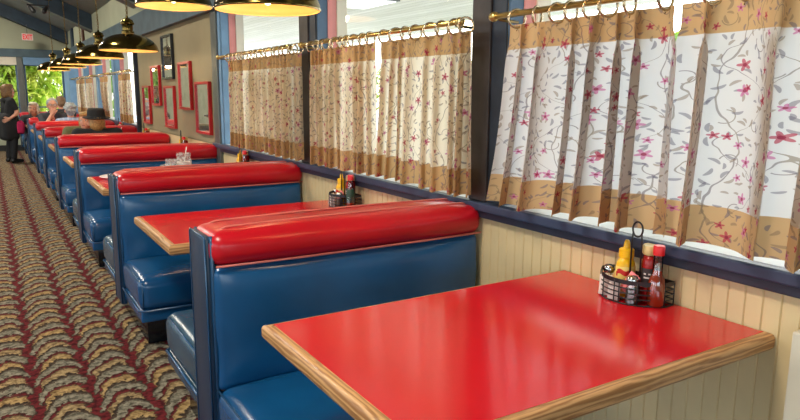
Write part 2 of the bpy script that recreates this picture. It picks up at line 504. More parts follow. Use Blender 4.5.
# ------------------------------------------------------------------ camera
cam_d = bpy.data.cameras.new('camera'); cam = bpy.data.objects.new('camera', cam_d); COL.objects.link(cam)
yaw, pitch, roll, foc = .556, -.1748, .006, 657.02
f_ = Vector((math.sin(yaw) * math.cos(pitch), math.cos(yaw) * math.cos(pitch), math.sin(pitch)))
r_ = Vector((math.cos(yaw), -math.sin(yaw), 0)); u_ = r_.cross(f_)
r2 = r_ * math.cos(roll) + u_ * math.sin(roll); u2 = -r_ * math.sin(roll) + u_ * math.cos(roll)
mw = Matrix((r2, u2, -f_)).transposed().to_4x4(); mw.translation = Vector((-1.8137, 0, 1.4143))
cam.matrix_world = mw
cam_d.sensor_width = 36; cam_d.lens = foc / 800 * 36; cam_d.clip_start = .05; cam_d.clip_end = 200
scene.camera = cam

# ------------------------------------------------------------------ room shell
XL, YB, YF = -7.0, -4.0, 18.5
SL = .43; Z0 = 2.85; XR = -3.5
bm = new(); box(bm, XL - .2, .2, YB - .2, YF + .2, -.12, 0); struct(obj('floor', bm, 'carpet', smooth=False))
# ceiling: two slopes meeting at a ridge
bm = new()
def slab(bm, pts, y0, y1, t):
    a = [bm.verts.new((x, y0, z)) for x, z in pts] + [bm.verts.new((x, y0, z + t)) for x, z in reversed(pts)]
    b = [bm.verts.new((v.co.x, y1, v.co.z)) for v in a]
    n = len(a); bm.faces.new(a); bm.faces.new(b)
    for i in range(n): bm.faces.new((a[i], a[(i + 1) % n], b[(i + 1) % n], b[i]))
ZR = Z0 + SL * 3.5
slab(bm, [(.25, Z0 - SL * .25), (XR, ZR), (XL - .25, Z0 - SL * .25)], YB - .2, YF + .2, .15)
struct(obj('ceiling', bm, 'ceil', smooth=False))

# window (right) wall: sill wall, head wall, solid stretch
OPEN = [(.25, 2.10), (2.31, 3.93), (4.17, 5.95), (9.88, 11.7), (11.9, 13.6), (13.8, 15.5), (15.7, 17.4)]
ZS, ZH = .95, 2.14
bm = new()
solid = [(YB, .25)] + [(OPEN[i][1], OPEN[i + 1][0]) for i in range(len(OPEN) - 1)] + [(17.4, YF + .2)]
for a, b in solid: box(bm, .0, .2, a, b, ZS - .01, ZH)
box(bm, .0, .2, YB, YF + .2, ZH, Z0 - .02)
box(bm, .02, .2, YB, YF + .2, 0, ZS - .012)
ow = struct(obj('wall_right', bm, 'tanwall', smooth=False))
# upper wall paint
bm = new(); box(bm, -.012, 0, YB, YF, 2.43, Z0 - .005); struct(obj('wall_upper_right', bm, 'creamwall', smooth=False))
# wall plate beam
bm = new(); box(bm, -.06, 0, YB, YF, ZH, 2.43, .006); struct(obj('trim_1', bm, 'beam', smooth=False))
# beadboard wainscot: grooved profile swept in z
bm = new(); prof = []
y = .3
while y < 10.0:
    prof += [(0.0, y), (0.0, y + .044), (.005, y + .047), (.005, y + .0495)]; y += .052
lo = [bm.verts.new((x, yy, 0)) for x, yy in prof]; hi = [bm.verts.new((x, yy, ZS - .02)) for x, yy in prof]
for i in range(len(prof) - 1): bm.faces.new((lo[i], lo[i + 1], hi[i + 1], hi[i]))
struct(obj('wainscot_wall_panel', bm, 'wains', smooth=False))
bm = new(); box(bm, -.05, .0, .62, .862, 0, .80, .005); struct(obj('trim_2', bm, 'cream', smooth=False))
# sill: dark apron board, slate nose and a pale ledge in each bay
for i, (a, b) in enumerate([(.2, 6.2), (9.86, 17.6)]):
    bm = new(); box(bm, -.028, .0, a, b, .884, .916, .005); struct(obj('sill_apron_trim_%d' % (i + 1), bm, 'silldark', smooth=False))
    bm = new(); box(bm, -.045, .0, a, b, .916, .954, .006); struct(obj('sill_nose_trim_%d' % (i + 1), bm, 'sill', smooth=False))
# bays: ledge, jambs, pane
for i, (a, b) in enumerate(OPEN):
    w = bpy.data.objects.new('window_%d' % (i + 1), None); COL.objects.link(w); w['kind'] = 'structure'; w.location = (0, a, 0)
    L = b - a
    bm = new(); box(bm, 0, .2, 0, L, ZS - .004, ZS + .004); obj('ledge', bm, 'sillwhite', w, False)
    bm = new(); box(bm, -.0, .07, L - .012, L, ZS + .004, ZH); box(bm, -.0, .07, 0, .012, ZS + .004, ZH); obj('jamb', bm, 'bluepost' if i in (2, 3, 4, 5, 6) else 'jamb', w, False)
    bm = new(); box(bm, .07, .13, L - .02, L, ZS + .004, ZH); box(bm, .07, .13, 0, .02, ZS + .004, ZH); obj('outer_jamb', bm, 'pink', w, False)
    bm = new(); box(bm, .13, .2, L - .03, L, ZS + .004, ZH); box(bm, .13, .2, 0, .03, ZS + .004, ZH); obj('casing', bm, 'cream', w, False)
    bm = new(); vs = [bm.verts.new(q) for q in ((.1, .0, ZS), (.1, L, ZS), (.1, L, ZH), (.1, 0, ZH))]; bm.faces.new(vs); obj('pane', bm, 'pane', w, False)
# posts between the bays
k = 3
for a, b in ((2.10, 2.31), (3.93, 4.17)):
    bm = new(); box(bm, -.02, .0, a + (b - a) * .42, b, ZS + .005, ZH, .004); struct(obj('trim_%d' % k, bm, 'brownpost', smooth=False)); k += 1
    bm = new(); box(bm, -.01, .0, a, a + (b - a) * .42, ZS + .005, ZH, .004); struct(obj('trim_%d' % k, bm, 'navypost', smooth=False)); k += 1
bm = new(); box(bm, -.012, .0, 5.95, 6.01, ZS + .005, ZH, .003); struct(obj('trim_7', bm, 'bluepost', smooth=False))
bm = new(); box(bm, -.03, .0, 6.01, 6.17, 0, ZH, .004); struct(obj('trim_8', bm, 'metal_trim', smooth=False))
bm = new(); box(bm, -.05, .0, 9.8, 9.88, 0, ZH, .004); struct(obj('trim_9', bm, 'navypost', smooth=False))
for j, y in enumerate((11.7, 13.6, 15.5)):
    bm = new(); box(bm, -.03, .0, y, y + .2, ZS + .005, ZH, .003); struct(obj('trim_%d' % (10 + j), bm, 'bluepost', smooth=False))
bm = new(); box(bm, -.14, .0, 17.4, 18.5, 0, ZH, .004); struct(obj('trim_13', bm, 'bluepost', smooth=False))
# upper wall posts seen beside the lamps' chains
bm = new(); box(bm, -.05, -.012, 17.0, 17.35, 2.43, Z0 - .01); struct(obj('trim_14', bm, 'rafter', smooth=False))
bm = new(); box(bm, -.05, -.012, 15.1, 15.3, 2.43, 2.78); struct(obj('trim_15', bm, 'redtrim', smooth=False))

# far wall with two windows
bm = new()
W2 = [(-2.3, -1.13), (-1.0, -.14)]; zb, zt = .88, 2.07
xs = [XL, -2.3, -1.13, -1.0, -.14, .0]
for x0, x1 in ((XL, -2.3), (-1.13, -1.0), (-.14, 0)): box(bm, x0, x1, YF, YF + .15, zb, zt)
box(bm, XL, 0, YF, YF + .15, 0, zb)
a = [(XL, zt), (0, zt), (0, Z0), (XR, ZR), (XL, Z0)]
A = [bm.verts.new((x, YF, z)) for x, z in a]; B = [bm.verts.new((x, YF + .15, z)) for x, z in a]
bm.faces.new(A); bm.faces.new(B)
for i in range(5): bm.faces.new((A[i], A[(i + 1) % 5], B[(i + 1) % 5], B[i]))
struct(obj('wall_far', bm, 'creamwall', smooth=False))
bm = new(); box(bm, XL, 0, YF - .05, YF, 2.23, 2.42, .005); struct(obj('trim_16', bm, 'beam', smooth=False))
bm = new(); box(bm, -1.0, 0, YF - .04, YF, 2.05, 2.23, .005); struct(obj('trim_17', bm, 'bluepost', smooth=False))
bm = new(); box(bm, -2.3, -1.14, YF - .03, YF, 2.04, 2.23, .005); struct(obj('trim_18', bm, 'cream', smooth=False))
bm = new(); box(bm, -1.14, -1.02, YF - .05, YF, .8, 2.23, .005); struct(obj('trim_19', bm, 'metal_trim', smooth=False))
bm = new(); box(bm, XL, 0, YF - .02, YF, 0, .14); struct(obj('baseboard_far', bm, 'baseb', smooth=False))
for i, (x0, x1) in enumerate(W2):
    w = bpy.data.objects.new('window_%d' % (8 + i), None); COL.objects.link(w); w['kind'] = 'structure'; w.location = (x0, YF, 0)
    L = x1 - x0; bm = new()
    box(bm, 0, L, .02, .1, zb, zb + .05); box(bm, 0, L, .02, .1, zt - .04, zt); box(bm, 0, .04, .02, .1, zb, zt); box(bm, L - .04, L, .02, .1, zb, zt)
    box(bm, 0, L, .03, .09, 1.03, 1.06)
    obj('frame', bm, 'jamb', w, False)
    bm = new(); vs = [bm.verts.new(q) for q in ((0, .06, zb), (L, .06, zb), (L, .06, zt), (0, .06, zt))]; bm.faces.new(vs); obj('pane', bm, 'pane', w, False)

# left and rear walls, out of view; their wide openings are assumed, letting sky light in
bm = new()
box(bm, XL - .15, XL, YB, YF, 0, .8); box(bm, XL - .15, XL, YB, YF, 2.5, Z0)
for a, b in ((YB, -3.2), (-.2, .6), (3.6, 4.4), (7.4, 8.2), (11.2, 12.0), (15.0, YF)): box(bm, XL - .15, XL, a, b, .8, 2.5)
struct(obj('wall_left', bm, 'creamwall', smooth=False))
bm = new()
box(bm, XL, -5.5, YB - .15, YB, 0, 2.4); box(bm, -1.0, 0, YB - .15, YB, 0, 2.4); box(bm, -5.5, -1.0, YB - .15, YB, 0, .7)
a = [(XL, 2.4), (0, 2.4), (0, Z0), (XR, ZR), (XL, Z0)]
A = [bm.verts.new((x, YB, z)) for x, z in a]; B = [bm.verts.new((x, YB - .15, z)) for x, z in a]
bm.faces.new(A); bm.faces.new(B)
for i in range(5): bm.faces.new((A[i], A[(i + 1) % 5], B[(i + 1) % 5], B[i]))
struct(obj('wall_rear', bm, 'creamwall', smooth=False))

# sloping rafters
for j, y in enumerate((9.5, 13.9, 18.2)):
    bm = new()
    dz = .15 if j < 2 else .28
    pts = [(-.013, Z0 - .0), (XR, ZR), (XR, ZR - .30), (-.013, Z0 - .29)]
    A = [bm.verts.new((x, y, z)) for x, z in pts]; B = [bm.verts.new((x, y + .29, z)) for x, z in pts]
    bm.faces.new(A); bm.faces.new(B)
    for i in range(4): bm.faces.new((A[i], A[(i + 1) % 4], B[(i + 1) % 4], B[i]))
    ro = struct(obj('beam_%d' % (j + 1), bm, 'rafter', smooth=False))
    if j < 2:
        bm = new(); zz = lambda x: Z0 - .29 - SL * x * .997
        pts = [(-.013, Z0 - .29), (XR, ZR - .30), (XR, ZR - .325), (-.013, Z0 - .315)]
        A = [bm.verts.new((x, y - .02, z)) for x, z in pts]; B = [bm.verts.new((x, y + .31, z)) for x, z in pts]
        bm.faces.new(A); bm.faces.new(B)
        for i in range(4): bm.faces.new((A[i], A[(i + 1) % 4], B[(i + 1) % 4], B[i]))
        struct(obj('beam_trim_%d' % (j + 1), bm, 'ceil', smooth=False))

# ------------------------------------------------------------------ outdoors
bm = new(); box(bm, .2, 40, -25, 45, -.3, -.05); box(bm, -40, .2, YF + .15, 45, -.3, -.05)
struct(obj('patio_ground', bm, 'patio', smooth=False))
bm = new(); box(bm, .2, 6.3, -8, 22, 2.7, 2.82); struct(obj('patio_ceiling', bm, 'planks', smooth=False))
t = thing('patio_ceiling_light', 'flat white light panel on the plank patio roof outside the middle window', 'light', (2.78, 8.5, 2.7))
bm = new(); box(bm, -.36, .36, -.5, .5, -.03, 0); obj('frame', bm, 'metal_trim', t, False)
bm = new(); box(bm, -.32, .32, -.46, .46, -.04, -.031); obj('diffuser', bm, 'panel_lit', t, False)

def shrub(name, label, x, y, h, rx, ry, n, mat, ls, zlow=.2, group=None):
    t = thing(name, label, 'shrub', (x, y, -.05), 0, group)
    rnd = random.Random(int(x * 31 + y * 17)); bm = new()
    for i in range(n):
        a = rnd.random() * 2 * PI; q = math.sqrt(rnd.random()); z = zlow + (h - zlow) * rnd.random()
        pr = (1 - .4 * abs(2 * z / h - 1) ** 2) * (.8 + .3 * math.sin(a * 3 + z * 4))
        c = Vector((rx * q * pr * math.cos(a), ry * q * pr * math.sin(a), z))
        s = ls * (.6 + rnd.random() * .8)
        m = Matrix.Translation(c) @ Matrix.Rotation(rnd.random() * 6.28, 4, 'Z') @ Matrix.Rotation(rnd.random() * 1.6 - .3, 4, 'X')
        q4 = [m @ Vector(v) for v in ((0, -s, 0), (s * .35, 0, s * .1), (0, s, 0), (-s * .35, 0, s * .1))]
        bm.faces.new([bm.verts.new(v) for v in q4])
    obj('foliage', bm, mat, t, False)
    bm = new()
    for k in range(5):
        a = k * 1.256; tube(bm, [(.1 * math.cos(a), .1 * math.sin(a), 0), (.25 * rx * math.cos(a), .25 * ry * math.sin(a), h * .5), (.5 * rx * math.cos(a), .5 * ry * math.sin(a), h * .85)], [.05, .035, .015], 6)
    obj('stem', bm, 'bark', t)
shrub('tall_shrub', 'tall yellow-green shrub outside the far right-hand window, behind the seated man', -1.0, 22.0, 4.4, 1.25, .8, 5200, 'leaf1', .17, group=None)
shrub('tall_shrub', 'bright green leafy shrub outside the far window, beside the blue corner post', .9, 24.2, 4.6, 1.3, .9, 4600, 'leaf2', .17)
shrub('tall_shrub', 'green shrub outside the far left window, behind the standing woman', -3.0, 25.0, 3.8, 1.3, .9, 3600, 'leaf2', .17)
shrub('patio_shrub', 'sunlit green shrub beyond the patio, seen under the curtain rod of the middle window', 9.0, 16.5, 2.9, 1.6, 1.6, 2600, 'leaf2', .16)
shrub('patio_shrub', 'yellow-green shrub beyond the patio, seen through the gap of the middle curtains', 7.6, 10.6, 2.7, 1.2, 1.2, 2200, 'leaf1', .15)
shrub('patio_shrub', 'leafy shrub beyond the patio, glimpsed over the nearest curtain rod', 9.0, 8.2, 2.6, 1.3, 1.3, 1800, 'leaf2', .15)

# ------------------------------------------------------------------ booths
S = 1.9507; Y1 = 2.245
ORD = ['first', 'second', 'third', 'fourth', 'fifth', 'sixth', 'seventh', 'eighth', 'ninth']
def make_booth(far_seat=True):
    b = thing('booth', 'x', 'booth', (0, Y1, 0), 0, 'red and blue vinyl booths along the window wall')
    bm = new(); box(bm, -1.216, -1.186, .008, .202, .12, .918, .012, 3); sharp(obj('end_panel', bm, 'navy', b))
    bm = new()
    for yy in (.0, .212):
        tube(bm, [(-1.192, yy, .13), (-1.192, yy, .895), (-1.192, yy + (.012 if yy < .1 else -.012), .918)], .0075, 8)
    tube(bm, [(-1.214, .008, .13), (-1.214, .008, .91), (-1.214, .018, .918), (-1.214, .196, .918), (-1.214, .204, .91), (-1.214, .204, .13)], .004, 6)
    obj('panel_piping', bm, 'bluepipe', b)
    bm = new(); cushion(bm, -1.197, -.012, -.018, .10, .34, .815, .035, (0, .034, 0), 24, .007, 1); obj('backrest', bm, 'blue', b)
    bm = new(); cushion(bm, -1.197, -.012, .11, .230, .34, .815, .035, (0, .034, 0), 24, .007, 4); obj('backrest', bm, 'blue', b)
    bm = new(); cushion(bm, -1.204, -.004, -.028, .240, .812, .930, .045, (0, .022, .014), 22, .004, 7); obj('head_cushion', bm, 'redv', b)
    bm = new()
    for yy in (.055, .185): tube(bm, [(-1.17, yy, .925), (-1.12, yy, .9395), (-.8, yy, .945), (-.4, yy, .945), (-.06, yy, .9395), (-.025, yy, .925)], .0045, 6)
    for yy in (-.022, .234): tube(bm, [(-1.185, yy, .815), (-.9, yy + (-.012 if yy < 0 else .012), .815), (-.6, yy + (-.014 if yy < 0 else .014), .815), (-.3, yy + (-.012 if yy < 0 else .012), .815), (-.015, yy, .815)], .0045, 6)
    obj('head_piping', bm, 'pipe', b)
    def seat(y0, y1, sd):
        bm = new(); cushion(bm, -1.205, -.012, y0, y1, .235, .415, .05, (.0, .012, .022), 16, .004, sd)
        s = obj('seat', bm, 'seatblue' if y0 > 0 else 'blue', b)
        bm = new(); cushion(bm, -1.2, -.012, y0 + .01, y1 - .005, .17, .24, .012, (0, 0, 0), 8); obj('seat_skirt', bm, 'seatblue' if y0 > 0 else 'blue', s)
        bm = new(); yy = y0 if y0 < 0 else y1; d = 1 if y0 < 0 else -1
        tube(bm, [(-1.207, (y1 if y0 < 0 else y0) , .238), (-1.207, yy + d * .03, .238), (-1.18, yy, .238), (-.05, yy, .238)], .006, 6)
        tube(bm, [(-1.195, (y1 if y0 < 0 else y0), .40), (-1.195, yy + d * .05, .402), (-1.185, yy + d * .018, .39), (-1.188, yy + d * .008, .34), (-1.19, yy + d * .006, .25)], .0045, 6)
        obj('seat_piping', bm, 'bluepipe', s); return s
    n1 = seat(-.56, -.02, 2)
    if far_seat: seat(.225, .80, 9)
    bm = new(); box(bm, -1.15, -.03, -.42, .62 if far_seat else .2, 0, .175, .006); sharp(obj('kick_base', bm, 'kick', b))
    return b, n1
b0, n0 = make_booth()
b0['label'] = 'nearest red-topped blue booth, in front of the large red table'
BL = [None,
      'second booth from the camera, behind the second red table',
      'third booth from the camera, behind the table with two glasses',
      'fourth booth from the camera, in front of the man in the black hat',
      'fifth booth from the camera, behind the man in the black hat',
      'sixth booth from the camera, directly in front of the man with glasses',
      'seventh booth from the camera, behind the man with glasses',
      'eighth booth from the camera, at the pale-haired woman\'s back',
      'ninth and farthest booth, against the far wall under the windows']
for k in range(1, 9):
    c = dup(b0, (0, Y1 + k * S, 0), BL[k])
    if k == 8:
        for ch in list(c.children):
            if ch.name.startswith('seat') and ch.bound_box[0][1] > 0:
                for g in list(ch.children): bpy.data.objects.remove(g)
                bpy.data.objects.remove(ch)
            elif ch.name.startswith('kick_base'):
                bm = new(); box(bm, -1.15, -.03, -.42, .2, 0, .175, .006); me = bpy.data.meshes.new('kick_base'); bm.to_mesh(me); bm.free(); me.materials.append(M['kick']); ch.data = me
n0.location = (0, .01, -.045)

# ------------------------------------------------------------------ tables
TY0, TY1, TW = .927, 1.738, 1.2
def strip(bm, p0, p1, out, w=.044, h=.046, m0=True, m1=True):
    """edge band: bullnose profile swept from p0 to p1, mitred, with UVs along its length"""
    uvl = bm.loops.layers.uv.verify()
    P0, P1, O = Vector(p0), Vector(p1), Vector(out); d = (P1 - P0).normalized(); Lg = (P1 - P0).length
    prof = [(-w, 0), (-.012, 0), (-.004, -.003), (0, -.011), (0, -h + .012), (-.005, -h + .003), (-.013, -h), (-w, -h)]
    acc = [0]
    for i in range(1, len(prof)): acc.append(acc[-1] + math.dist(prof[i], prof[i - 1]))
    A, B = [], []
    for (o, z) in prof:
        A.append(bm.verts.new(P0 + O * o + Vector((0, 0, z)) + d * (-o if m0 else 0)))
        B.append(bm.verts.new(P1 + O * o + Vector((0, 0, z)) - d * (-o if m1 else 0)))
    for i in range(len(prof) - 1):
        f = bm.faces.new((A[i], B[i], B[i + 1], A[i + 1]))
        for l, uvv in zip(f.loops, ((0, acc[i]), (Lg, acc[i]), (Lg, acc[i + 1]), (0, acc[i + 1]))): l[uvl].uv = (uvv[0], uvv[1])
    bm.faces.new(A); bm.faces.new(B)
def make_table():
    t = thing('dining_table', 'x', 'table', (0, (TY0 + TY1) / 2, 0), 0, 'red laminate tables along the window wall')
    hy = (TY1 - TY0) / 2; z = .76
    bm = new(); box(bm, -TW + .03, -.01, -hy + .03, hy - .018, z - .03, z + .0006); obj('laminate_top', bm, 'lam', t, False)
    bm = new(); strip(bm, (-TW, hy, z), (-TW, -hy, z), (-1, 0, 0)); sharp(obj('edge_band', bm, 'oak', t), 50)
    bm = new(); strip(bm, (-TW, -hy, z), (-.004, -hy, z), (0, -1, 0), m1=False); sharp(obj('edge_band', bm, 'oak', t), 50)
    bm = new(); strip(bm, (-.004, hy, z), (-TW, hy, z), (0, 1, 0), w=.022, m0=False, m1=True); sharp(obj('edge_band', bm, 'oak', t), 50)
    bm = new(); strip(bm, (-.004, -hy + .03, z), (-.004, hy - .01, z), (1, 0, 0), w=.016, m0=False, m1=False); sharp(obj('edge_band', bm, 'oak', t), 50)
    bm = new(); lathe(bm, [(.04, .06), (.04, z - .05), (.11, z - .045), (.11, z - .035)], -.75, 0, 20); lathe(bm, [(.2, 0), (.2, .015), (.06, .05), (.04, .07)], -.75, 0, 28); sharp(obj('pedestal', bm, 'kick', t))
    return t
t0 = make_table(); t0['label'] = 'nearest large red table with oak edging, in the foreground'
TL = [None, 'second red table, between the first and second booths',
      'third red table, holding two glasses and a white plate',
      'fourth red table, only its oak corner showing past the third booth',
      'fifth red table, between the man in the black hat and the woman in olive',
      'sixth red table, between the fifth and sixth booths',
      'seventh red table, where the man with glasses sits',
      'eighth red table, where the pale-haired woman sits',
      'ninth red table, in front of the farthest booth']
for k in range(1, 9): dup(t0, (0, (TY0 + TY1) / 2 + k * S, 0), TL[k])

# ------------------------------------------------------------------ condiment sets
def dshape(w, d, n=14, pad=0.):
    """outline of the caddy: straight at the wall side, bowed towards the room. y along wall, -x towards room"""
    pts = [(0 + pad, w / 2 + pad), (0 + pad, -w / 2 - pad)]
    arc = []
    for i in range(n + 1):
        a = i / n; yy = -w / 2 + w * a
        arc.append((-.045 - (d - .045) * (1 - abs(2 * a - 1) ** 2.4) - pad, yy * (1 + pad * 4)))
    return [(pts[1][0], pts[1][1])] + arc + [(pts[0][0], pts[0][1])]
def make_caddy():
    t = thing('condiment_caddy', 'x', 'caddy', (0, 0, .7612), 0, 'black wire condiment caddies')
    o = dshape(.25, .13)
    def ringb(bm, z, r, oo=o): tube(bm, [(x, y, z) for x, y in oo], r, 6, closed=True)
    bm = new()
    # flat rim band
    A = [bm.verts.new((x, y, .066)) for x, y in o]; B = [bm.verts.new((x, y, .080)) for x, y in o]
    o2 = [(x * .985 - .0006, y * .985) for x, y in o]
    C_ = [bm.verts.new((x, y, .080)) for x, y in o2]; D_ = [bm.verts.new((x, y, .066)) for x, y in o2]
    n = len(o)
    for i in range(n):
        j = (i + 1) % n
        for P, Q in ((A, B), (B, C_), (C_, D_), (D_, A)): bm.faces.new((P[i], P[j], Q[j], Q[i]))
    obj('rim', bm, 'black', t, False)
    bm = new()
    for z in (.003, .022, .038, .054): ringb(bm, z, .0022)
    for i in (0, 1, 4, 7, 8, 11, 14, 15, 16):
        x, y = o[min(i, n - 1)]; tube(bm, [(x, y, .003), (x, y, .074)], .0022, 6)
    for yy in (-.09, -.045, 0, .045, .09): tube(bm, [(0, yy, .003), (-.10, yy, .003)], .0022, 6)
    obj('wire_basket', bm, 'black', t)
    bm = new(); 
    tube(bm, [(-.066, -.006, .003), (-.066, -.006, .2), (-.066, -.009, .222)], .003, 8)
    tube(bm, [(-.066, -.044, .003), (-.066, -.044, .2), (-.066, -.041, .222)], .003, 8)
    pts = [(-.066, -.025 + .019 * math.cos(a), .235 + .024 * math.sin(a)) for a in [PI * 2 * i / 20 for i in range(20)]]
    tube(bm, pts, .003, 8, closed=True)
    obj('handle', bm, 'black', t); return t
ZT = .7645
def make_mustard():
    t = thing('mustard_bottle', 'x', 'bottle', (0, 0, ZT), 0, 'yellow mustard bottles')
    bm = new(); lathe(bm, [(.001, 0), (.03, 0), (.035, .006), (.035, .095), (.032, .112), (.024, .126), (.018, .133)], 0, 0, 24, 1.0, .8); obj('bottle', bm, 'mustard', t)
    bm = new(); lathe(bm, [(.024, .13), (.024, .155), (.02, .158), (.011, .158), (.009, .178), (.006, .186), (.001, .187)], 0, 0, 20); sharp(obj('cap', bm, 'mustcap', t))
    # curved label with a red pennant mark
    def patch(r0, a0, a1, z0, z1, n=8, sy=.8, wave=0.):
        bm = new(); A, B = [], []
        for i in range(n + 1):
            a = a0 + (a1 - a0) * i / n; w = wave * math.sin(i / n * 2 * PI)
            A.append(bm.verts.new((r0 * math.cos(a), r0 * sy * math.sin(a), z0 + w))); B.append(bm.verts.new((r0 * math.cos(a), r0 * sy * math.sin(a), z1 + w)))
        for i in range(n): bm.faces.new((A[i], A[i + 1], B[i + 1], B[i]))
        return bm
    l = obj('label_patch', patch(.0356, 2.5, 4.9, .055, .102), 'lab_pale', t)
    obj('pennant', patch(.0361, 3.0, 4.3, .076, .092, wave=.004), 'lab_red', l)
    obj('pennant', patch(.0361, 2.85, 3.1, .07, .086), 'lab_red', l)
    return t
def make_ketchup():
    t = thing('ketchup_bottle', 'x', 'bottle', (0, 0, ZT), 0, 'red ketchup bottles')
    bm = new(); lathe(bm, [(.001, 0), (.032, 0), (.036, .006), (.036, .06), (.033, .08), (.035, .12), (.032, .14), (.024, .155)], 0, 0, 24, 1, .72); obj('bottle', bm, 'ketchup', t)
    bm = new(); lathe(bm, [(.029, .153), (.032, .157), (.032, .178), (.029, .183), (.001, .183)], 0, 0, 24, 1, .8); sharp(obj('cap', bm, 'ketchcap', t))
    bm = new(); A, B = [], []
    for i in range(11):
        a = 2.2 + 2.7 * i / 10; A.append(bm.verts.new((.0366 * math.cos(a), .0366 * .73 * math.sin(a), .05))); B.append(bm.verts.new((.0366 * math.cos(a), .0366 * .73 * math.sin(a), .112)))
    for i in range(10): bm.faces.new((A[i], A[i + 1], B[i + 1], B[i]))
    l = obj('label_patch', bm, 'lab_dark', t)
    bm = new()
    for zc in (.092, .08):
        A, B = [], []
        for i in range(7):
            a = 2.7 + 1.6 * i / 6; A.append(bm.verts.new((.0371 * math.cos(a), .0371 * .73 * math.sin(a), zc))); B.append(bm.verts.new((.0371 * math.cos(a), .0371 * .73 * math.sin(a), zc + .005)))
        for i in range(0, 6, 2) if zc > .09 else range(6): bm.faces.new((A[i], A[i + 1], B[i + 1], B[i]))
    obj('printed_lines', bm, 'pk_white', l); return t
def make_hot():
    t = thing('hot_sauce_bottle', 'x', 'bottle', (0, 0, ZT), 0, 'red-capped hot sauce bottles')
    bm = new(); lathe(bm, [(.001, .001), (.022, .001), (.025, .006), (.026, .03), (.0265, .066), (.022, .086), (.0145, .1), (.0135, .112), (.001, .112)], 0, 0, 22); obj('sauce', bm, 'hot', t)
    bm = new(); lathe(bm, [(.023, 0), (.0262, .006), (.0275, .03), (.0275, .066), (.023, .088), (.0155, .103), (.0145, .165)], 0, 0, 22, cap=False); obj('bottle', bm, 'clear', t)
    bm = new(); lathe(bm, [(.0175, .163), (.0175, .19), (.016, .193), (.001, .193)], 0, 0, 20); sharp(obj('cap', bm, 'redcap', t)); return t
def make_shaker(fill):
    nm = 'salt_shaker' if fill == 'salt' else 'pepper_shaker'
    t = thing(nm, 'x', 'shaker', (0, 0, ZT), 0, 'salt shakers' if fill == 'salt' else 'pepper shakers')
    bm = new(); lathe(bm, [(.019, 0), (.021, .004), (.019, .05), (.016, .066)], 0, 0, 12, cap=False); obj('glass', bm, 'clear', t, False)
    bm = new(); lathe(bm, [(.001, .002), (.0185, .002), (.0175, .046), (.001, .047)], 0, 0, 12); obj('filling', bm, fill, t)
    bm = new(); lathe(bm, [(.0185, .064), (.0195, .066), (.019, .08), (.014, .088), (.001, .091)], 0, 0, 16); obj('cap', bm, 'steel', t); return t
def make_packet(mat, nm):
    bm = new(); cushion(bm, -.004, .004, -.021, .021, 0, .068, .0035, (.003, 0, 0), 6, .001, 3)
    return obj(nm, bm, mat)
proto = dict(caddy=make_caddy(), mustard=make_mustard(), ketchup=make_ketchup(), hot=make_hot(), salt=make_shaker('salt'), pepper=make_shaker('pepper'))
used = set()
def put(kind, loc, label, rz=0):
    if kind not in used:
        used.add(kind); o = proto[kind]; o.location = loc; o.rotation_euler = (0, 0, rz); o['label'] = label; return o
    return dup(proto[kind], loc, label, rz)
PK = {'pk_pink': make_packet('pk_pink', 'sweetener_packet'), 'pk_tan': make_packet('pk_tan', 'sugar_packet'), 'pk_white': make_packet('pk_white', 'sugar_packet')}
pk_used = set()
def packet(mat, loc, rot, label):
    o = PK[mat]
    if mat in pk_used: o = o.copy(); COL.objects.link(o)
    pk_used.add(mat); o.location = loc; o.rotation_euler = rot; tag(o, label, 'packet', 'sweetener packets in the caddies')
WHERE = ['nearest red table', 'second red table', 'third red table', 'fourth red table', 'fifth red table', 'sixth red table']
def cset(k, yc, full=True):
    y = yc + k * S if k != 1 else 3.42; X = -.03; w = WHERE[k]
    put('caddy', (X, y, .7612), 'black wire caddy with a looped handle on the %s' % w)
    put('mustard', (X - .05, y + .025, ZT), 'yellow squeeze mustard bottle in the caddy on the %s' % w)
    put('ketchup', (X - .03, y - .052, ZT), 'red ketchup bottle with a pale cap on the %s' % w, .5)
    put('hot', (X - .055, y - .1, ZT), 'hot sauce bottle with red cap in the caddy on the %s' % w)
    if full:
        put('salt', (X - .05, y + .09, ZT), 'glass salt shaker with steel cap, by the wire rim on the %s' % w)
        put('pepper', (X - .1, y - .045, ZT), 'glass pepper shaker with steel cap, before the ketchup on the %s' % w)
        packet('pk_tan', (X - .09, y + .045, ZT + .02), (.3, .5, .35), 'tan sugar packet leaning outward below the mustard, %s' % w)
        packet('pk_tan', (X - .095, y + .01, ZT + .014), (-.35, .4, -.1), 'tan sugar packet behind the handle wires, %s' % w)
        packet('pk_pink', (X - .098, y - .012, ZT + .03), (.4, .35, .0), 'pink sweetener packet beside the pepper shaker, %s' % w)
        packet('pk_white', (X - .102, y + .06, ZT - .001), (.0, .12, .45), 'white sugar packet behind the front wires, left of centre, %s' % w)
        packet('pk_white', (X - .118, y + .012, ZT - .001), (.0, .1, .12), 'white sugar packet behind the front wires, at centre, %s' % w)
for k in range(6): cset(k, 1.36, k < 2)
# small dark green label on the second table's hot sauce
for o in list(bpy.data.objects):
    if o.get('label') == 'hot sauce bottle with red cap in the caddy on the second red table':
        bm = new(); lathe(bm, [(.0272, .035), (.0274, .072), (.0232, .095), (.016, .112)], 0, 0, 22, cap=False); obj('label_band', bm, 'lab_green', o, label='dark green label')

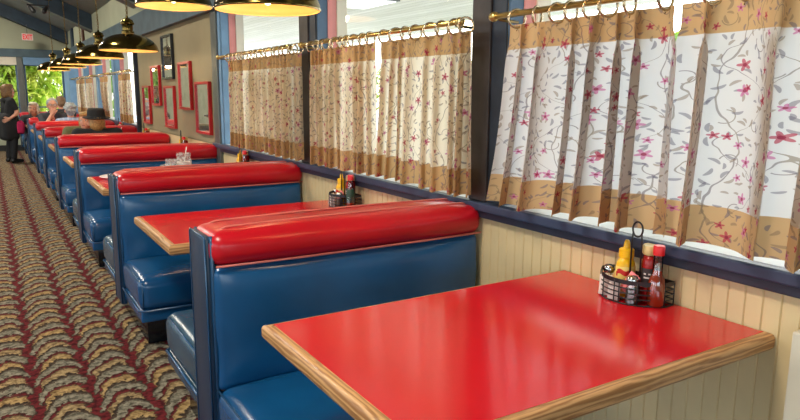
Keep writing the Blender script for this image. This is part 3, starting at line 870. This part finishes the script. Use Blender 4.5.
# glasses and plate on the third table
def jar(label, x, y, h, r, straw=True, handle=True, group='glass mugs on the third red table'):
    t = thing('glass_mug', label, 'glass', (x, y, .7612), 0, group)
    bm = new(); lathe(bm, [(.001, .002), (r * .86, .0), (r, .012), (r, h * .68), (r * .82, h * .82), (r * .8, h * .86), (r * .88, h * .87), (r * .88, h)], 0, 0, 20, cap=False); obj('glass', bm, 'frosty', t)
    bm = new(); lathe(bm, [(.001, .006), (r * .84, .006), (r * .94, .02), (r * .94, h * .62), (r * .8, h * .66), (.001, h * .66)], 0, 0, 16); obj('drink', bm, 'ice', t)
    if handle:
        bm = new(); tube(bm, [(-r * .95, 0, h * .2), (-r * 1.6, 0, h * .25), (-r * 1.75, 0, h * .45), (-r * 1.6, 0, h * .66), (-r * .95, 0, h * .7)], .008, 8); obj('handle', bm, 'frosty', t)
    if straw:
        bm = new(); tube(bm, [(-.01, 0, .03), (.03, .01, h + .05)], .0035, 8); obj('straw', bm, 'straw', t)
jar('glass mug of iced drink with a straw, right of the pair on the third table', -.535, 5.30, .185, .062)
jar('shorter empty-looking glass mug, left of the pair on the third table', -.64, 5.26, .145, .05, False)
jar('drinking glass with a straw beside the man in the black hat', -.42, 9.0, .165, .036, True, False, None)
bm = new(); lathe(bm, [(.001, 0), (.055, 0), (.06, .004), (.105, .018), (.108, .021), (.104, .0215), (.06, .009), (.001, .007)], 0, 0, 36, 1, 1.25)
pl = obj('plate', bm, 'plate'); pl.location = (-1.03, 5.42, .7612); tag(pl, 'white oval plate at the aisle end of the third table', 'plate')

# ------------------------------------------------------------------ curtains
def curtain(label, y0, y1, folds, seed, group, flare=(0, 0), x=-.1, zt=1.672, zb=.985, rings=8, amp=.034, nz=22, sf=1.3):
    """y0 is the near edge, y1 the far edge"""
    t = thing('cafe_curtain', label, 'curtain', (x, (y0 + y1) / 2, zb), 0, group)
    rnd = random.Random(seed); ph = rnd.random() * 6
    nu = int(folds * 22); bm = new(); uvl = bm.loops.layers.uv.verify(); W = y1 - y0
    ks = [rnd.uniform(-1, 1) for _ in range(5)]
    grid = []; Lf = W * 1.7
    for i in range(nu + 1):
        s = i / nu; col = []
        warp = s + .035 * math.sin(2 * PI * s * 1.3 + ph) + .018 * math.sin(2 * PI * s * 3.1 + ks[0] * 5)
        for j in range(nz + 1):
            h = j / nz                                  # 0 bottom, 1 top
            z = zb + (zt - zb) * h
            drift = .35 * (1 - h) * mnoise.noise(Vector((s * 5 + seed, h * 1.2, 3)))
            f = 2 * PI * folds * warp + drift * 2.2
            am = amp * (.75 + .45 * mnoise.noise(Vector((s * 7 + seed * 3, 1.7, h * .8)))) * (1.0 if h < .86 else 1.0 - .35 * (h - .86) / .14)
            if h > .78: am *= 1 - .35 * math.exp(-((h - .87) / .05) ** 2)
            xx = am * math.sin(f) + .010 * math.sin(f * .5 + ks[1] * 3) * (1 - h)
            yy = y0 + W * s - .35 * am * math.sin(2 * f) * (.6 + .4 * (1 - h)) - sf * (W / (2 * PI * folds)) * (math.cos(f + .5) - .88 * (s < 0)) * (1 if h < .8 else 1 - .55 * min(1, (h - .8) / .1))
            yy += (flare[0] * (1 - s) + flare[1] * s) * (1 - h) ** 1.5
            zz = z + (.006 * math.sin(f + 1) + .008 * ks[2] * math.sin(5 * s)) * (1 - h)
            if h == 1: zz += .004 * math.sin(f)
            col.append((bm.verts.new((xx, yy - (y0 + y1) / 2, zz - zb)), s * Lf, z))
        grid.append(col)
    for i in range(nu):
        for j in range(nz):
            q = (grid[i][j], grid[i + 1][j], grid[i + 1][j + 1], grid[i][j + 1])
            f = bm.faces.new([a[0] for a in q])
            for l, a in zip(f.loops, q): l[uvl].uv = (a[1] + seed * 2.7, a[2])
    obj('panel', bm, 'curtain' if y1 < 2.1 else 'curtain_warm', t)
    for i in range(rings):
        s = (i + .5) / rings + rnd.uniform(-.25, .25) / rings
        yy = y0 + W * s - (y0 + y1) / 2; tw = rnd.uniform(-.5, .5)
        bm = new()
        pts = [(.033 * math.cos(a), .033 * math.cos(a) * math.tan(tw) * .8, .033 * math.sin(a)) for a in [2 * PI * q / 18 for q in range(18)]]
        tube(bm, [(px, yy + py, pz + 1.695 - zb) for px, py, pz in pts], .0048, 6, closed=True)
        tube(bm, [(0, yy, 1.664 - zb), (.003, yy, 1.658 - zb), (0, yy, 1.65 - zb)], .002, 5)
        obj('ring', bm, 'ring', t)
    return t
curtain('nearest floral curtain, beside the condiment caddy at the right edge', .25, 1.222, 7.5, 11, 'floral cafe curtains', (0, .02), rings=8, amp=.05, sf=2.4)
curtain('floral curtain left half of the nearest window, beside the dark wood post', 1.268, 1.968, 6.5, 5, 'floral cafe curtains', (.0, .10), rings=8, amp=.05, sf=2.4)
curtain('floral curtain right half of the middle window, against the dark post', 2.20, 2.95, 8.0, 23, 'floral cafe curtains', (0, .06), rings=8)
curtain('floral curtain left half of the middle window, gathered above the second caddy', 3.03, 3.84, 10, 31, 'floral cafe curtains', (0, 0), rings=10)
curtain('floral curtain right half of the third window, next to the narrow dark post', 3.98, 4.70, 9, 44, 'floral cafe curtains', (0, 0), rings=9)
curtain('floral curtain left half of the third window, next to the light blue post', 4.72, 5.45, 9, 52, 'floral cafe curtains', (0, .0), rings=9)
curtain('tan curtain just past the wall of red frames', 9.93, 10.75, 8, 61, 'floral cafe curtains', rings=6)
curtain('floral curtain behind the black hat, second bay past the framed wall', 12.0, 12.75, 7, 72, 'floral cafe curtains', (0, -.45), rings=5)
curtain('floral curtain left of the black hat, third bay past the framed wall', 13.8, 14.6, 7, 83, 'floral cafe curtains', rings=5)
curtain('farthest pale curtain beside the blue corner post', 14.95, 16.2, 8, 94, 'floral cafe curtains', rings=6)
RL = ['brass curtain rod of the nearest window', 'brass curtain rod across the middle window', 'brass curtain rod of the third window, ending at the light blue post',
      'curtain rod of the first bay past the framed wall', 'curtain rod of the second bay past the framed wall', 'curtain rod of the third bay past the framed wall', 'farthest curtain rod, beside the blue corner post']
for i, (a, b) in enumerate(OPEN):
    a2, b2 = (a - .02, b - .03) if i == 0 else ((a - .02, b + .02) if i else (a, b))
    if i == 2: b2 = 5.72
    t = thing('curtain_rod', RL[i], 'curtain rod', (-.1, (a2 + b2) / 2, 1.7015), 0, 'brass curtain rods'); h = (b2 - a2) / 2
    bm = new(); tube(bm, [(0, -h, .012), (0, h, .012)], .0115, 12); obj('rod', bm, 'rodbrass', t)
    for s_ in (-1, 1):
        bm = new(); lathe(bm, [(.001, -.02), (.016, -.014), (.02, 0), (.016, .014), (.001, .02)], 0, 0, 14)
        bmesh.ops.rotate(bm, verts=bm.verts[:], cent=(0, 0, 0), matrix=Matrix.Rotation(PI / 2, 3, 'X')); bmesh.ops.translate(bm, verts=bm.verts[:], vec=(0, s_ * h, .012)); obj('finial', bm, 'rodbrass', t)
        bm = new(); tube(bm, [(0, s_ * (h - .03), .0), (.05, s_ * (h - .03), -.004), (.0985, s_ * (h + .005 * 0 - .03), -.006)], .006, 8); obj('bracket', bm, 'brassdark', t)

# ------------------------------------------------------------------ framed pictures
def picture(label, ya, yb, z0, z1, frame='redframe'):
    t = thing('picture_frame', label, 'picture', (-.002, (ya + yb) / 2, z0), 0, 'framed pictures on the tan wall')
    w = (yb - ya) / 2; H = z1 - z0; fw = .026
    bm = new()
    for q in ((-w, -w + fw, 0, H), (w - fw, w, 0, H), (-w + fw, w - fw, 0, fw), (-w + fw, w - fw, H - fw, H)): box(bm, -.034, .0, q[0], q[1], q[2], q[3], .003)
    obj('frame', bm, frame, t, False)
    bm = new(); box(bm, -.014, -.004, -w + fw, w - fw, fw, H - fw); obj('mat_board', bm, 'mat' if frame == 'redframe' else 'jamb', t, False)
    bm = new(); box(bm, -.016, -.014, -w + .07, w - .07, .10, H - .07); obj('photograph', bm, 'photo', t, False)
    bm = new(); vs = [bm.verts.new((-.019, yy, zz)) for yy, zz in ((-w + fw, fw), (w - fw, fw), (w - fw, H - fw), (-w + fw, H - fw))]; bm.faces.new(vs); obj('glass', bm, 'picglass', t, False)
picture('lowest red-framed picture nearest the light blue post', 6.3, 6.8, 1.015, 1.52)
picture('red-framed picture, second from the light blue post, hung higher', 6.965, 7.45, 1.237, 1.735)
picture('red-framed picture directly below the black-framed one', 7.70, 8.18, 1.01, 1.49)
picture('tall black-framed picture, topmost on the tan wall', 7.69, 8.20, 1.565, 2.06, 'blackframe')
picture('upper red-framed picture left of the black-framed one', 8.40, 8.87, 1.255, 1.74)
picture('red-framed picture at the far end of the tan wall, low', 9.03, 9.45, 1.01, 1.5)

# ------------------------------------------------------------------ pendant lamps
LP = [(-.541, 3.35, 1.834), (-.595, 5.1, 2.03), (-.607, 6.92, 1.808), (-.613, 8.8, 1.82), (-.617, 10.55, 1.802), (-.665, 11.95, 1.801), (-.738, 13.6, 1.795), (-.5, 1.5, 1.95)]
LL = ['nearest brass pendant lamp, cut by the top edge, right of two', 'second brass pendant lamp, cut by the top edge, hung higher than the rest',
      'largest whole brass dome pendant, left of the black-framed picture', 'brass dome pendant just behind the largest whole one', 'middle brass dome pendant of the far run',
      'brass dome pendant, last but one before the far window', 'farthest brass dome pendant, before the far window', 'assumed brass pendant above the nearest table, out of frame']  # the last pendant is assumed: an unseen lamp added over the nearest table
def make_pendant():
    t = thing('pendant_lamp', 'x', 'lamp', (0, 0, 0), 0, 'brass dome pendant lamps')
    R = .27; outer = [(R, 0), (R + .004, .006), (R, .012)]
    for i in range(1, 12):
        a = PI / 2 * i / 12; outer.append((R * math.cos(a) ** .9, .012 + .15 * math.sin(a) ** 1.1))
    outer += [(.058, .166)]
    bm = new(); lathe(bm, outer, 0, 0, 48, cap=False); obj('shade', bm, 'brass', t)
    bm = new(); lathe(bm, [(r * .985, z - .002 if z > .01 else z) for r, z in outer], 0, 0, 48, cap=False); obj('shade_lining', bm, 'shadein', t)
    bm = new(); lathe(bm, [(.058, .164), (.06, .18), (.048, .19), (.05, .21), (.048, .24), (.062, .25), (.064, .262), (.056, .272), (.05, .29), (.03, .302), (.012, .31), (.01, .33)], 0, 0, 24); sharp(obj('gallery', bm, 'brass', t))
    bm = new(); ellipsoid(bm, (0, 0, .07), .032, .032, .042); lathe(bm, [(.02, .1), (.02, .16)], 0, 0, 14); obj('bulb', bm, 'bulb', t)
    bm = new()
    for i in range(34):
        z = .335 + i * .021
        pts = [((.007 * math.cos(a)), 0, z + .0145 * math.sin(a)) if i % 2 == 0 else (0, .007 * math.cos(a), z + .0145 * math.sin(a)) for a in [2 * PI * q / 10 for q in range(10)]]
        tube(bm, pts, .0024, 5, closed=True)
    tube(bm, [(.006, .003, .31)] + [(.009 * math.sin(q * 1.3), .006 * math.cos(q), .34 + q * .07) for q in range(1, 11)], .0032, 6)
    obj('chain', bm, 'brassdark', t)
    return t
p0 = make_pendant()
for i, (x, y, z) in enumerate(LP):
    o = p0 if i == 0 else dup(p0, (x, y, z), LL[i])
    o.location = (x, y, z); o['label'] = LL[i]
    top = Z0 - SL * x; bm = new(); lathe(bm, [(.06, top - z - .03), (.055, top - z - .0), (.03, top - z + .012)], 0, 0, 20); obj('ceiling_rose', bm, 'brass', o)
    bm = new(); tube(bm, [(0, 0, 1.02), (.004, 0, 1.2), (0, 0, top - z - .02)], .0045, 6); obj('cord', bm, 'brassdark', o)
    ld = bpy.data.lights.new('bulb_light', 'POINT'); ld.energy = 3.2; ld.color = (1, .76, .46); ld.shadow_soft_size = .04
    lo_ = bpy.data.objects.new('bulb_light', ld); COL.objects.link(lo_); lo_.location = (x, y, z + .012)

# ------------------------------------------------------------------ exit sign, track light
t = thing('exit_sign', 'red and white exit sign hung from the sloping beam at the far end', 'sign', (-.878, 18.15, 2.605))
bm = new(); box(bm, -.115, .115, -.02, .02, 0, .155, .006); obj('sign_box', bm, 'exitface', t, False)
fc = bpy.data.curves.new('exit_text', 'FONT'); fc.body = 'EXIT'; fc.size = .155; fc.align_x = 'CENTER'; fc.extrude = .004; fc.offset = .0035
fo = bpy.data.objects.new('lettering', fc); COL.objects.link(fo); fo.rotation_euler = (PI / 2, 0, 0); fo.location = (0, -.022, .022)
dg = bpy.context.evaluated_depsgraph_get(); dg.update()
me = bpy.data.meshes.new_from_object(fo.evaluated_get(dg)); bpy.data.objects.remove(fo)
fo = bpy.data.objects.new('lettering', me); COL.objects.link(fo); me.materials.clear(); me.materials.append(M['exitred'])
w = max(v.co.x for v in me.vertices) - min(v.co.x for v in me.vertices)
fo.rotation_euler = (PI / 2, 0, 0); fo.location = (0, -.024, .022); fo.scale = (.2 / w, 1.02, 1); fo.parent = t
bm = new(); tube(bm, [(0, 0, .15), (0, 0, .36)], .006, 8); obj('hanger', bm, 'metal_trim', t)
t = thing('track_light', 'small black track spotlights under the sloping ceiling, near the exit sign', 'light', (-.93, 13.2, 2.86))
bm = new(); box(bm, -.17, .17, -.015, .015, 0, .025, .003); tube(bm, [(0, 0, .02), (0, 0, .42)], .006, 6); obj('track', bm, 'black', t, False)
for q, tl in ((-.13, .5), (.12, -.4)):
    bm = new(); capsule(bm, (q, 0, -.02), (q + tl * .1, -.04, -.09), .03, .042); obj('spot_head', bm, 'black', t)

# ------------------------------------------------------------------ people
def rotz(a): return Matrix.Rotation(a, 4, 'Z')
def head_mesh(bm, c, tilt=0., s=1., turn=0.):
    """ellipsoids for a head whose face looks along +Y"""
    m = Matrix.Translation(c) @ Matrix.Rotation(turn, 4, 'Z') @ Matrix.Rotation(tilt, 4, 'X') @ Matrix.Scale(s, 4)
    def el(p, r): bmesh.ops.create_uvsphere(bm, u_segments=16, v_segments=12, radius=1, matrix=m @ Matrix.Translation(p) @ Matrix.Diagonal((*r, 1)))
    el((0, -.012, .03), (.076, .094, .088)); el((0, .02, -.035), (.060, .072, .078)); el((0, .045, -.085), (.032, .034, .03))
    el((0, .088, -.012), (.012, .02, .018)); el((0, .078, .008), (.010, .014, .03)); el((0, .066, .034), (.055, .022, .016))
    for sx in (-1, 1):
        el((sx * .078, -.01, -.008), (.012, .02, .032)); el((sx * .04, .055, -.025), (.024, .026, .02))
    return m
def hand(bm, wrist, d, palm, side, curl=.5, s=1.):
    """palm and five separate fingers; d along the hand, palm the way it faces, side +1/-1 for the thumb"""
    d = Vector(d).normalized(); palm = Vector(palm); palm = (palm - d * palm.dot(d)).normalized(); sd = d.cross(palm) * side; w = Vector(wrist)
    capsule(bm, w, w + d * .03 * s, .024 * s, .026 * s, 10)
    for i, off in enumerate((-.027, -.009, .009, .027)):
        b0_ = w + d * .025 * s + sd * off * .7 * s; k = w + d * .088 * s + sd * off * s
        capsule(bm, b0_, k, .014 * s, .011 * s, 8)
        L = (.062, .074, .078, .066)[i] * s if side > 0 else (.062, .074, .078, .066)[i] * s
        e = k + (d * math.cos(curl) + palm * math.sin(curl)) * L * .5
        f = e + (d * math.cos(curl * 2.1) + palm * math.sin(curl * 2.1)) * L * .5
        capsule(bm, k, e, .0095 * s, .0085 * s, 8); capsule(bm, e, f, .0085 * s, .0072 * s, 8)
    tb = w + d * .03 * s + sd * .026 * s; t1 = tb + (d * .6 + sd * .7 + palm * .3).normalized() * .04 * s; t2 = t1 + (d * .85 + sd * .2 + palm * .4).normalized() * .032 * s
    capsule(bm, tb, t1, .014 * s, .011 * s, 8); capsule(bm, t1, t2, .011 * s, .0085 * s, 8)

def person(label, loc, rz, J, shirt, pants, hair, hairstyle, s=1., sleeve='short', turn=0., tilt=0., extras=None, vox=.011):
    """J: joints in local metres, facing +Y"""
    t = thing('person', label, 'person', loc, rz)
    bm = new(); Vv = {k: Vector(v) for k, v in J.items()}
    pel, ch, nk, hd = Vv['pelvis'], Vv['chest'], Vv['neck'], Vv['head']
    # torso
    def torso(bm, g=0.):
        for sx in (-1, 1):
            capsule(bm, pel + Vector((sx * .075, 0, 0)), ch + Vector((sx * .085, 0, -.12)), .105 + g, .098 + g)
            capsule(bm, ch + Vector((sx * .085, 0, -.12)), Vv['sh' + ('L' if sx < 0 else 'R')] + Vector((-sx * .05, 0, -.05)), .1 + g, .068 + g)
            capsule(bm, nk + Vector((0, -.01, -.03)), Vv['sh' + ('L' if sx < 0 else 'R')], .058 + g * .6, .052 + g)
    torso(bm)
    capsule(bm, nk + Vector((0, 0, -.05)), hd + Vector((0, -.02, -.05)), .056, .05)
    hm = head_mesh(bm, hd, tilt, s, turn)
    for q in 'LR':
        capsule(bm, Vv['sh' + q], Vv['el' + q], .049, .039); capsule(bm, Vv['el' + q], Vv['wr' + q], .038, .026)
        capsule(bm, Vv['hip' + q], Vv['kn' + q], .08, .056); capsule(bm, Vv['kn' + q], Vv['an' + q], .054, .038)
    body = remesh(bm, vox, 2)
    for q in 'LR':
        d = J.get('hd' + q, Vv['wr' + q] - Vv['el' + q]); hand(body, Vv['wr' + q], d, J.get('pm' + q, (0, 0, -1)), 1 if q == 'L' else -1, .55)
    obj('body', body, 'skin', t)
    # shirt
    bm = new(); torso(bm, .016)
    for q in 'LR':
        a, b, c = Vv['sh' + q], Vv['el' + q], Vv['wr' + q]
        if sleeve == 'long': capsule(bm, a, b, .064, .052); capsule(bm, b, b + (c - b) * .9, .051, .038)
        else: capsule(bm, a, a + (b - a) * .62, .064, .06)
    obj('shirt', remesh(bm, .013, 3), shirt, t)
    bm = new()
    for q in 'LR': capsule(bm, Vv['hip' + q], Vv['kn' + q], .1, .07); capsule(bm, Vv['kn' + q], Vv['an' + q] + Vector((0, 0, .03)), .072, .062)
    capsule(bm, pel + Vector((-.08, 0, 0)), pel + Vector((.08, 0, 0)), .125, .125)
    obj('trousers', remesh(bm, .015, 3), pants, t)
    for q in 'LR':
        bm = new(); an = Vv['an' + q]; capsule(bm, an + Vector((0, -.03, -.045)), an + Vector((0, .15, -.055)), .045, .036); capsule(bm, an + Vector((0, -.01, -.04)), an + Vector((0, 0, .02)), .045, .045)
        obj('shoe', remesh(bm, .012, 2), 'shoe', t)
    # face details
    for sx in (-1, 1):
        bm = new(); ellipsoid(bm, hm @ Vector((sx * .031, .073, .012)), .012 * s, .009 * s, .009 * s, 10, 6); e = obj('eye', bm, 'eyew', t)
        bm = new(); ellipsoid(bm, hm @ Vector((sx * .031, .080, .012)), .006 * s, .005 * s, .006 * s, 8, 6); obj('iris', bm, 'eyed', e)
    bm = new(); ellipsoid(bm, hm @ Vector((0, .083, -.052)), .024 * s, .009 * s, .007 * s, 12, 6, Matrix.Rotation(turn, 4, 'Z')); obj('mouth', bm, 'lip', t)
    # hair
    bm = new()
    def el(p, r): bmesh.ops.create_uvsphere(bm, u_segments=16, v_segments=12, radius=1, matrix=hm @ Matrix.Translation(p) @ Matrix.Diagonal((*r, 1)))
    el((0, -.026, .048), (.086, .094, .084)); el((0, -.055, -.005), (.078, .062, .085))
    if hairstyle == 'bob':
        for sx in (-1, 1): el((sx * .07, -.02, -.02), (.026, .06, .09))
        el((0, -.06, -.06), (.078, .05, .06)); el((0, .03, .095), (.075, .06, .035))
    elif hairstyle == 'curly':
        rr = random.Random(3)
        for i in range(26):
            a = rr.random() * 6.28; b = rr.uniform(-.5, 1.3); el((.085 * math.cos(a) * math.cos(b), -.03 + .09 * math.sin(a) * math.cos(b) if math.sin(a) < .5 else -.01, .03 + .09 * math.sin(b)), (.028, .028, .026))
    elif hairstyle == 'receding': el((0, -.035, .04), (.088, .092, .08))
    else: el((0, .02, .09), (.07, .06, .03))
    obj('hair', remesh(bm, .011, 1), hair, t)
    if extras: extras(t, hm, Vv)
    return t

def seated(lean=0., hs=1., arms='table'):
    z = lambda v: v * hs
    J = dict(pelvis=(0, -.02, .54), chest=(0, .0 + lean * .5, z(.86)), neck=(0, .02 + lean, z(.985)), head=(0, .05 + lean * 1.2, z(1.125)),
             shL=(-.185, .01 + lean, z(.935)), shR=(.185, .01 + lean, z(.935)), hipL=(-.095, .02, .53), hipR=(.095, .02, .53),
             knL=(-.12, .44, .52), knR=(.12, .44, .52), anL=(-.12, .45, .11), anR=(.12, .45, .11))
    J.update(elL=(-.25, .14 + lean, z(.70)), elR=(.25, .14 + lean, z(.70)), wrL=(-.12, .40, .805), wrR=(.12, .40, .805))
    return J
def hat(t, hm, Vv):
    m0 = hm @ Matrix.Translation((0, -.012, .045)) @ Matrix.Rotation(.06, 4, 'X')
    bm = new(); lathe(bm, [(.092, .0), (.094, .03), (.088, .085), (.078, .103), (.05, .098), (.001, .09)], 0, 0, 28, .95, 1.1); bmesh.ops.transform(bm, matrix=m0, verts=bm.verts[:]); h = obj('hat_crown', bm, 'felt', t)
    bm = new(); lathe(bm, [(.08, .004), (.12, -.002), (.137, .006), (.139, .012), (.12, .006), (.09, .012)], 0, 0, 32, .97, 1.12, cap=False); bmesh.ops.transform(bm, matrix=m0, verts=bm.verts[:]); obj('hat_brim', bm, 'felt', h)
    bm = new(); lathe(bm, [(.0955, .004), (.0965, .03), (.0945, .03)], 0, 0, 28, .95, 1.1, cap=False); bmesh.ops.transform(bm, matrix=m0, verts=bm.verts[:]); obj('hat_band', bm, 'blackcloth', h)
def glasses(t, hm, Vv):
    bm = new()
    for sx in (-1, 1):
        pts = [hm @ Vector((sx * .033 + .024 * math.cos(a), .093, .010 + .018 * math.sin(a))) for a in [2 * PI * q / 16 for q in range(16)]]
        tube(bm, pts, .003, 6, closed=True)
        tube(bm, [hm @ Vector((sx * .057, .092, .014)), hm @ Vector((sx * .083, .0, .012))], .0025, 6)
    tube(bm, [hm @ Vector((-.01, .095, .014)), hm @ Vector((.01, .095, .014))], .0025, 6); obj('glasses', bm, 'metal_trim', t)
SEAT_N = lambda k: Y1 + k * S - .26     # near bench of booth k, facing the camera
SEAT_F = lambda k: Y1 + k * S + .46     # far bench of booth k, facing away
Jh = seated(.0, .985); Jh.update(head=(0, .04, 1.10), neck=(0, .01, .99), shL=(-.215, .01, .975), shR=(.215, .01, .975), elL=(-.30, .12, .72), elR=(.30, .12, .72))
Jo = seated(.0, .985); Jo.update(shL=(-.2, .01, .94), shR=(.22, .01, .94), elR=(.33, .1, .70), head=(0, .03, 1.07))
person('person in a black hat and black shirt seated with their back to the camera', (-.734, SEAT_F(3) - .03, -.04), 0, Jh, 'blackcloth', 'denim', 'hairtan', 'plain', extras=hat, sleeve='long', s=1.12)
person('person in an olive jacket seated facing the one in the black hat', (-.715, SEAT_N(4) - .02, -.04), PI, Jo, 'olive', 'denim', 'hairtan', 'bob', sleeve='long', turn=-.5)
Jg = seated(.10, 1.04); Jg.update(elR=(.16, .36, .80), wrR=(.02, .285, 1.035), hdR=(-.3, -.2, .9), pmR=(0, -1, 0))
person('grey-haired man with glasses facing the camera, hand raised to his mouth', (-.82, SEAT_N(6) - .02, -.0), PI, Jg, 'darkcloth', 'khaki', 'hairgrey', 'receding', s=1.08, extras=glasses)
person('curly grey-haired person in a light blue plaid shirt seen from behind', (-.63, SEAT_F(5) + .0, -.03), 0, seated(.0, 1.01), 'plaid', 'khaki', 'hairgrey', 'curly', sleeve='long', s=1.02)
person('brown-haired person half hidden behind the man with glasses', (-.60, SEAT_F(6), .02), 0, seated(.0, 1.06), 'darkcloth', 'denim', 'hairdark', 'plain', sleeve='long')
person('pale-haired woman seated at the far end, beside the aisle', (-1.02, SEAT_N(7), -.035), PI, seated(.06, .98), 'darkcloth', 'denim', 'hairblonde', 'bob', sleeve='long', turn=-.3, s=1.12)
# standing waitress
hh = 1.555 / 1.70
Jw = dict(pelvis=(0, 0, .88), chest=(0, .01, 1.19), neck=(0, 0, 1.30), head=(.0, .03, 1.415), shL=(-.17, 0, 1.235), shR=(.17, 0, 1.235),
          elL=(-.24, .06, .99), elR=(.235, .07, 1.0), wrL=(-.20, .22, .86), wrR=(.20, -.06, .895), hdR=(-.1, -.85, -.35), pmR=(-1, 0, -.2), pmL=(1, 0, 0),
          hipL=(-.09, 0, .84), hipR=(.09, 0, .84), knL=(-.095, .03, .47), knR=(.10, .02, .47), anL=(-.10, -.02, .105), anR=(.105, -.02, .105))
def towel(t, hm, Vv):
    bm = new(); cushion(bm, .09, .19, .04, .19, .58, .85, .03, (.015, .02, 0), 6, .014, 5); obj('hanging_cloth', bm, 'magenta', t)
    bm = new(); cushion(bm, -.19, .19, -.17, .13, .45, 1.0, .1, (0, 0, 0), 8, .012, 2); obj('apron', bm, 'blackcloth', t)
person('standing woman in black with a hand on her hip and a magenta cloth', (-1.475, 15.27, .0), -1.2, Jw, 'blackcloth', 'blackcloth', 'hairbrown', 'bob', extras=towel, s=1.16)

# ------------------------------------------------------------------ light
w = bpy.data.worlds.new('sky'); scene.world = w; w.use_nodes = True; nt = w.node_tree
bg = nt.nodes['Background']
sky = nt.nodes.new('ShaderNodeTexSky'); sky.sky_type = 'NISHITA'; sky.sun_elevation = math.radians(40); sky.sun_rotation = math.radians(60); sky.sun_disc = False; sky.altitude = 200; sky.air_density = 1; sky.dust_density = 2
mixn = nt.nodes.new('ShaderNodeMix'); mixn.data_type = 'RGBA'; mixn.inputs[0].default_value = .75
nt.links.new(sky.outputs[0], mixn.inputs[6]); mixn.inputs[7].default_value = (.86, .93, 1, 1)
nt.links.new(mixn.outputs[2], bg.inputs[0]); bg.inputs[1].default_value = 1.7
sd = bpy.data.lights.new('sun', 'SUN'); sd.energy = 7.0; sd.angle = .01; sd.color = (1, .99, .96)
so = bpy.data.objects.new('sun', sd); COL.objects.link(so)
so.rotation_euler = Vector((-.86, -.28, -.42)).to_track_quat('-Z', 'Y').to_euler()
def area(name, loc, dirv, sx, sy, e, col=(1, 1, 1)):
    d = bpy.data.lights.new(name, 'AREA'); d.shape = 'RECTANGLE'; d.size = sx; d.size_y = sy; d.energy = e; d.color = col
    o = bpy.data.objects.new(name, d); COL.objects.link(o); o.location = loc; o.rotation_euler = Vector(dirv).to_track_quat('-Z', 'Z').to_euler(); return o
for i, y in enumerate((-1.7, 2.1, 5.9, 9.7, 13.5)):
    area('added_left_fill', (XL + .02, y, 2.15), (1, 0, 0), 3.0, .6, 18, (.96, .98, 1))  # unseen area lamps added as fill, just inside the assumed left openings
area('added_rear_fill', (-3.2, YB + .02, 2.0), (0, 1, 0), 4.2, .6, 26, (1, .99, .97))  # another added fill lamp, behind the camera, inside the assumed rear opening
for y in (1.5, 6.5, 11.5, 16.0):
    area('added_overhead_fill', (-2.6, y, 3.85), (0, 0, -1), .9, .9, 165, (1, .91, .78))  # unseen area lamps added overhead to brighten the room; no fixtures there
scene.view_settings.view_transform = 'Standard'; scene.view_settings.look = 'None'; scene.view_settings.exposure = 0; scene.view_settings.gamma = 1
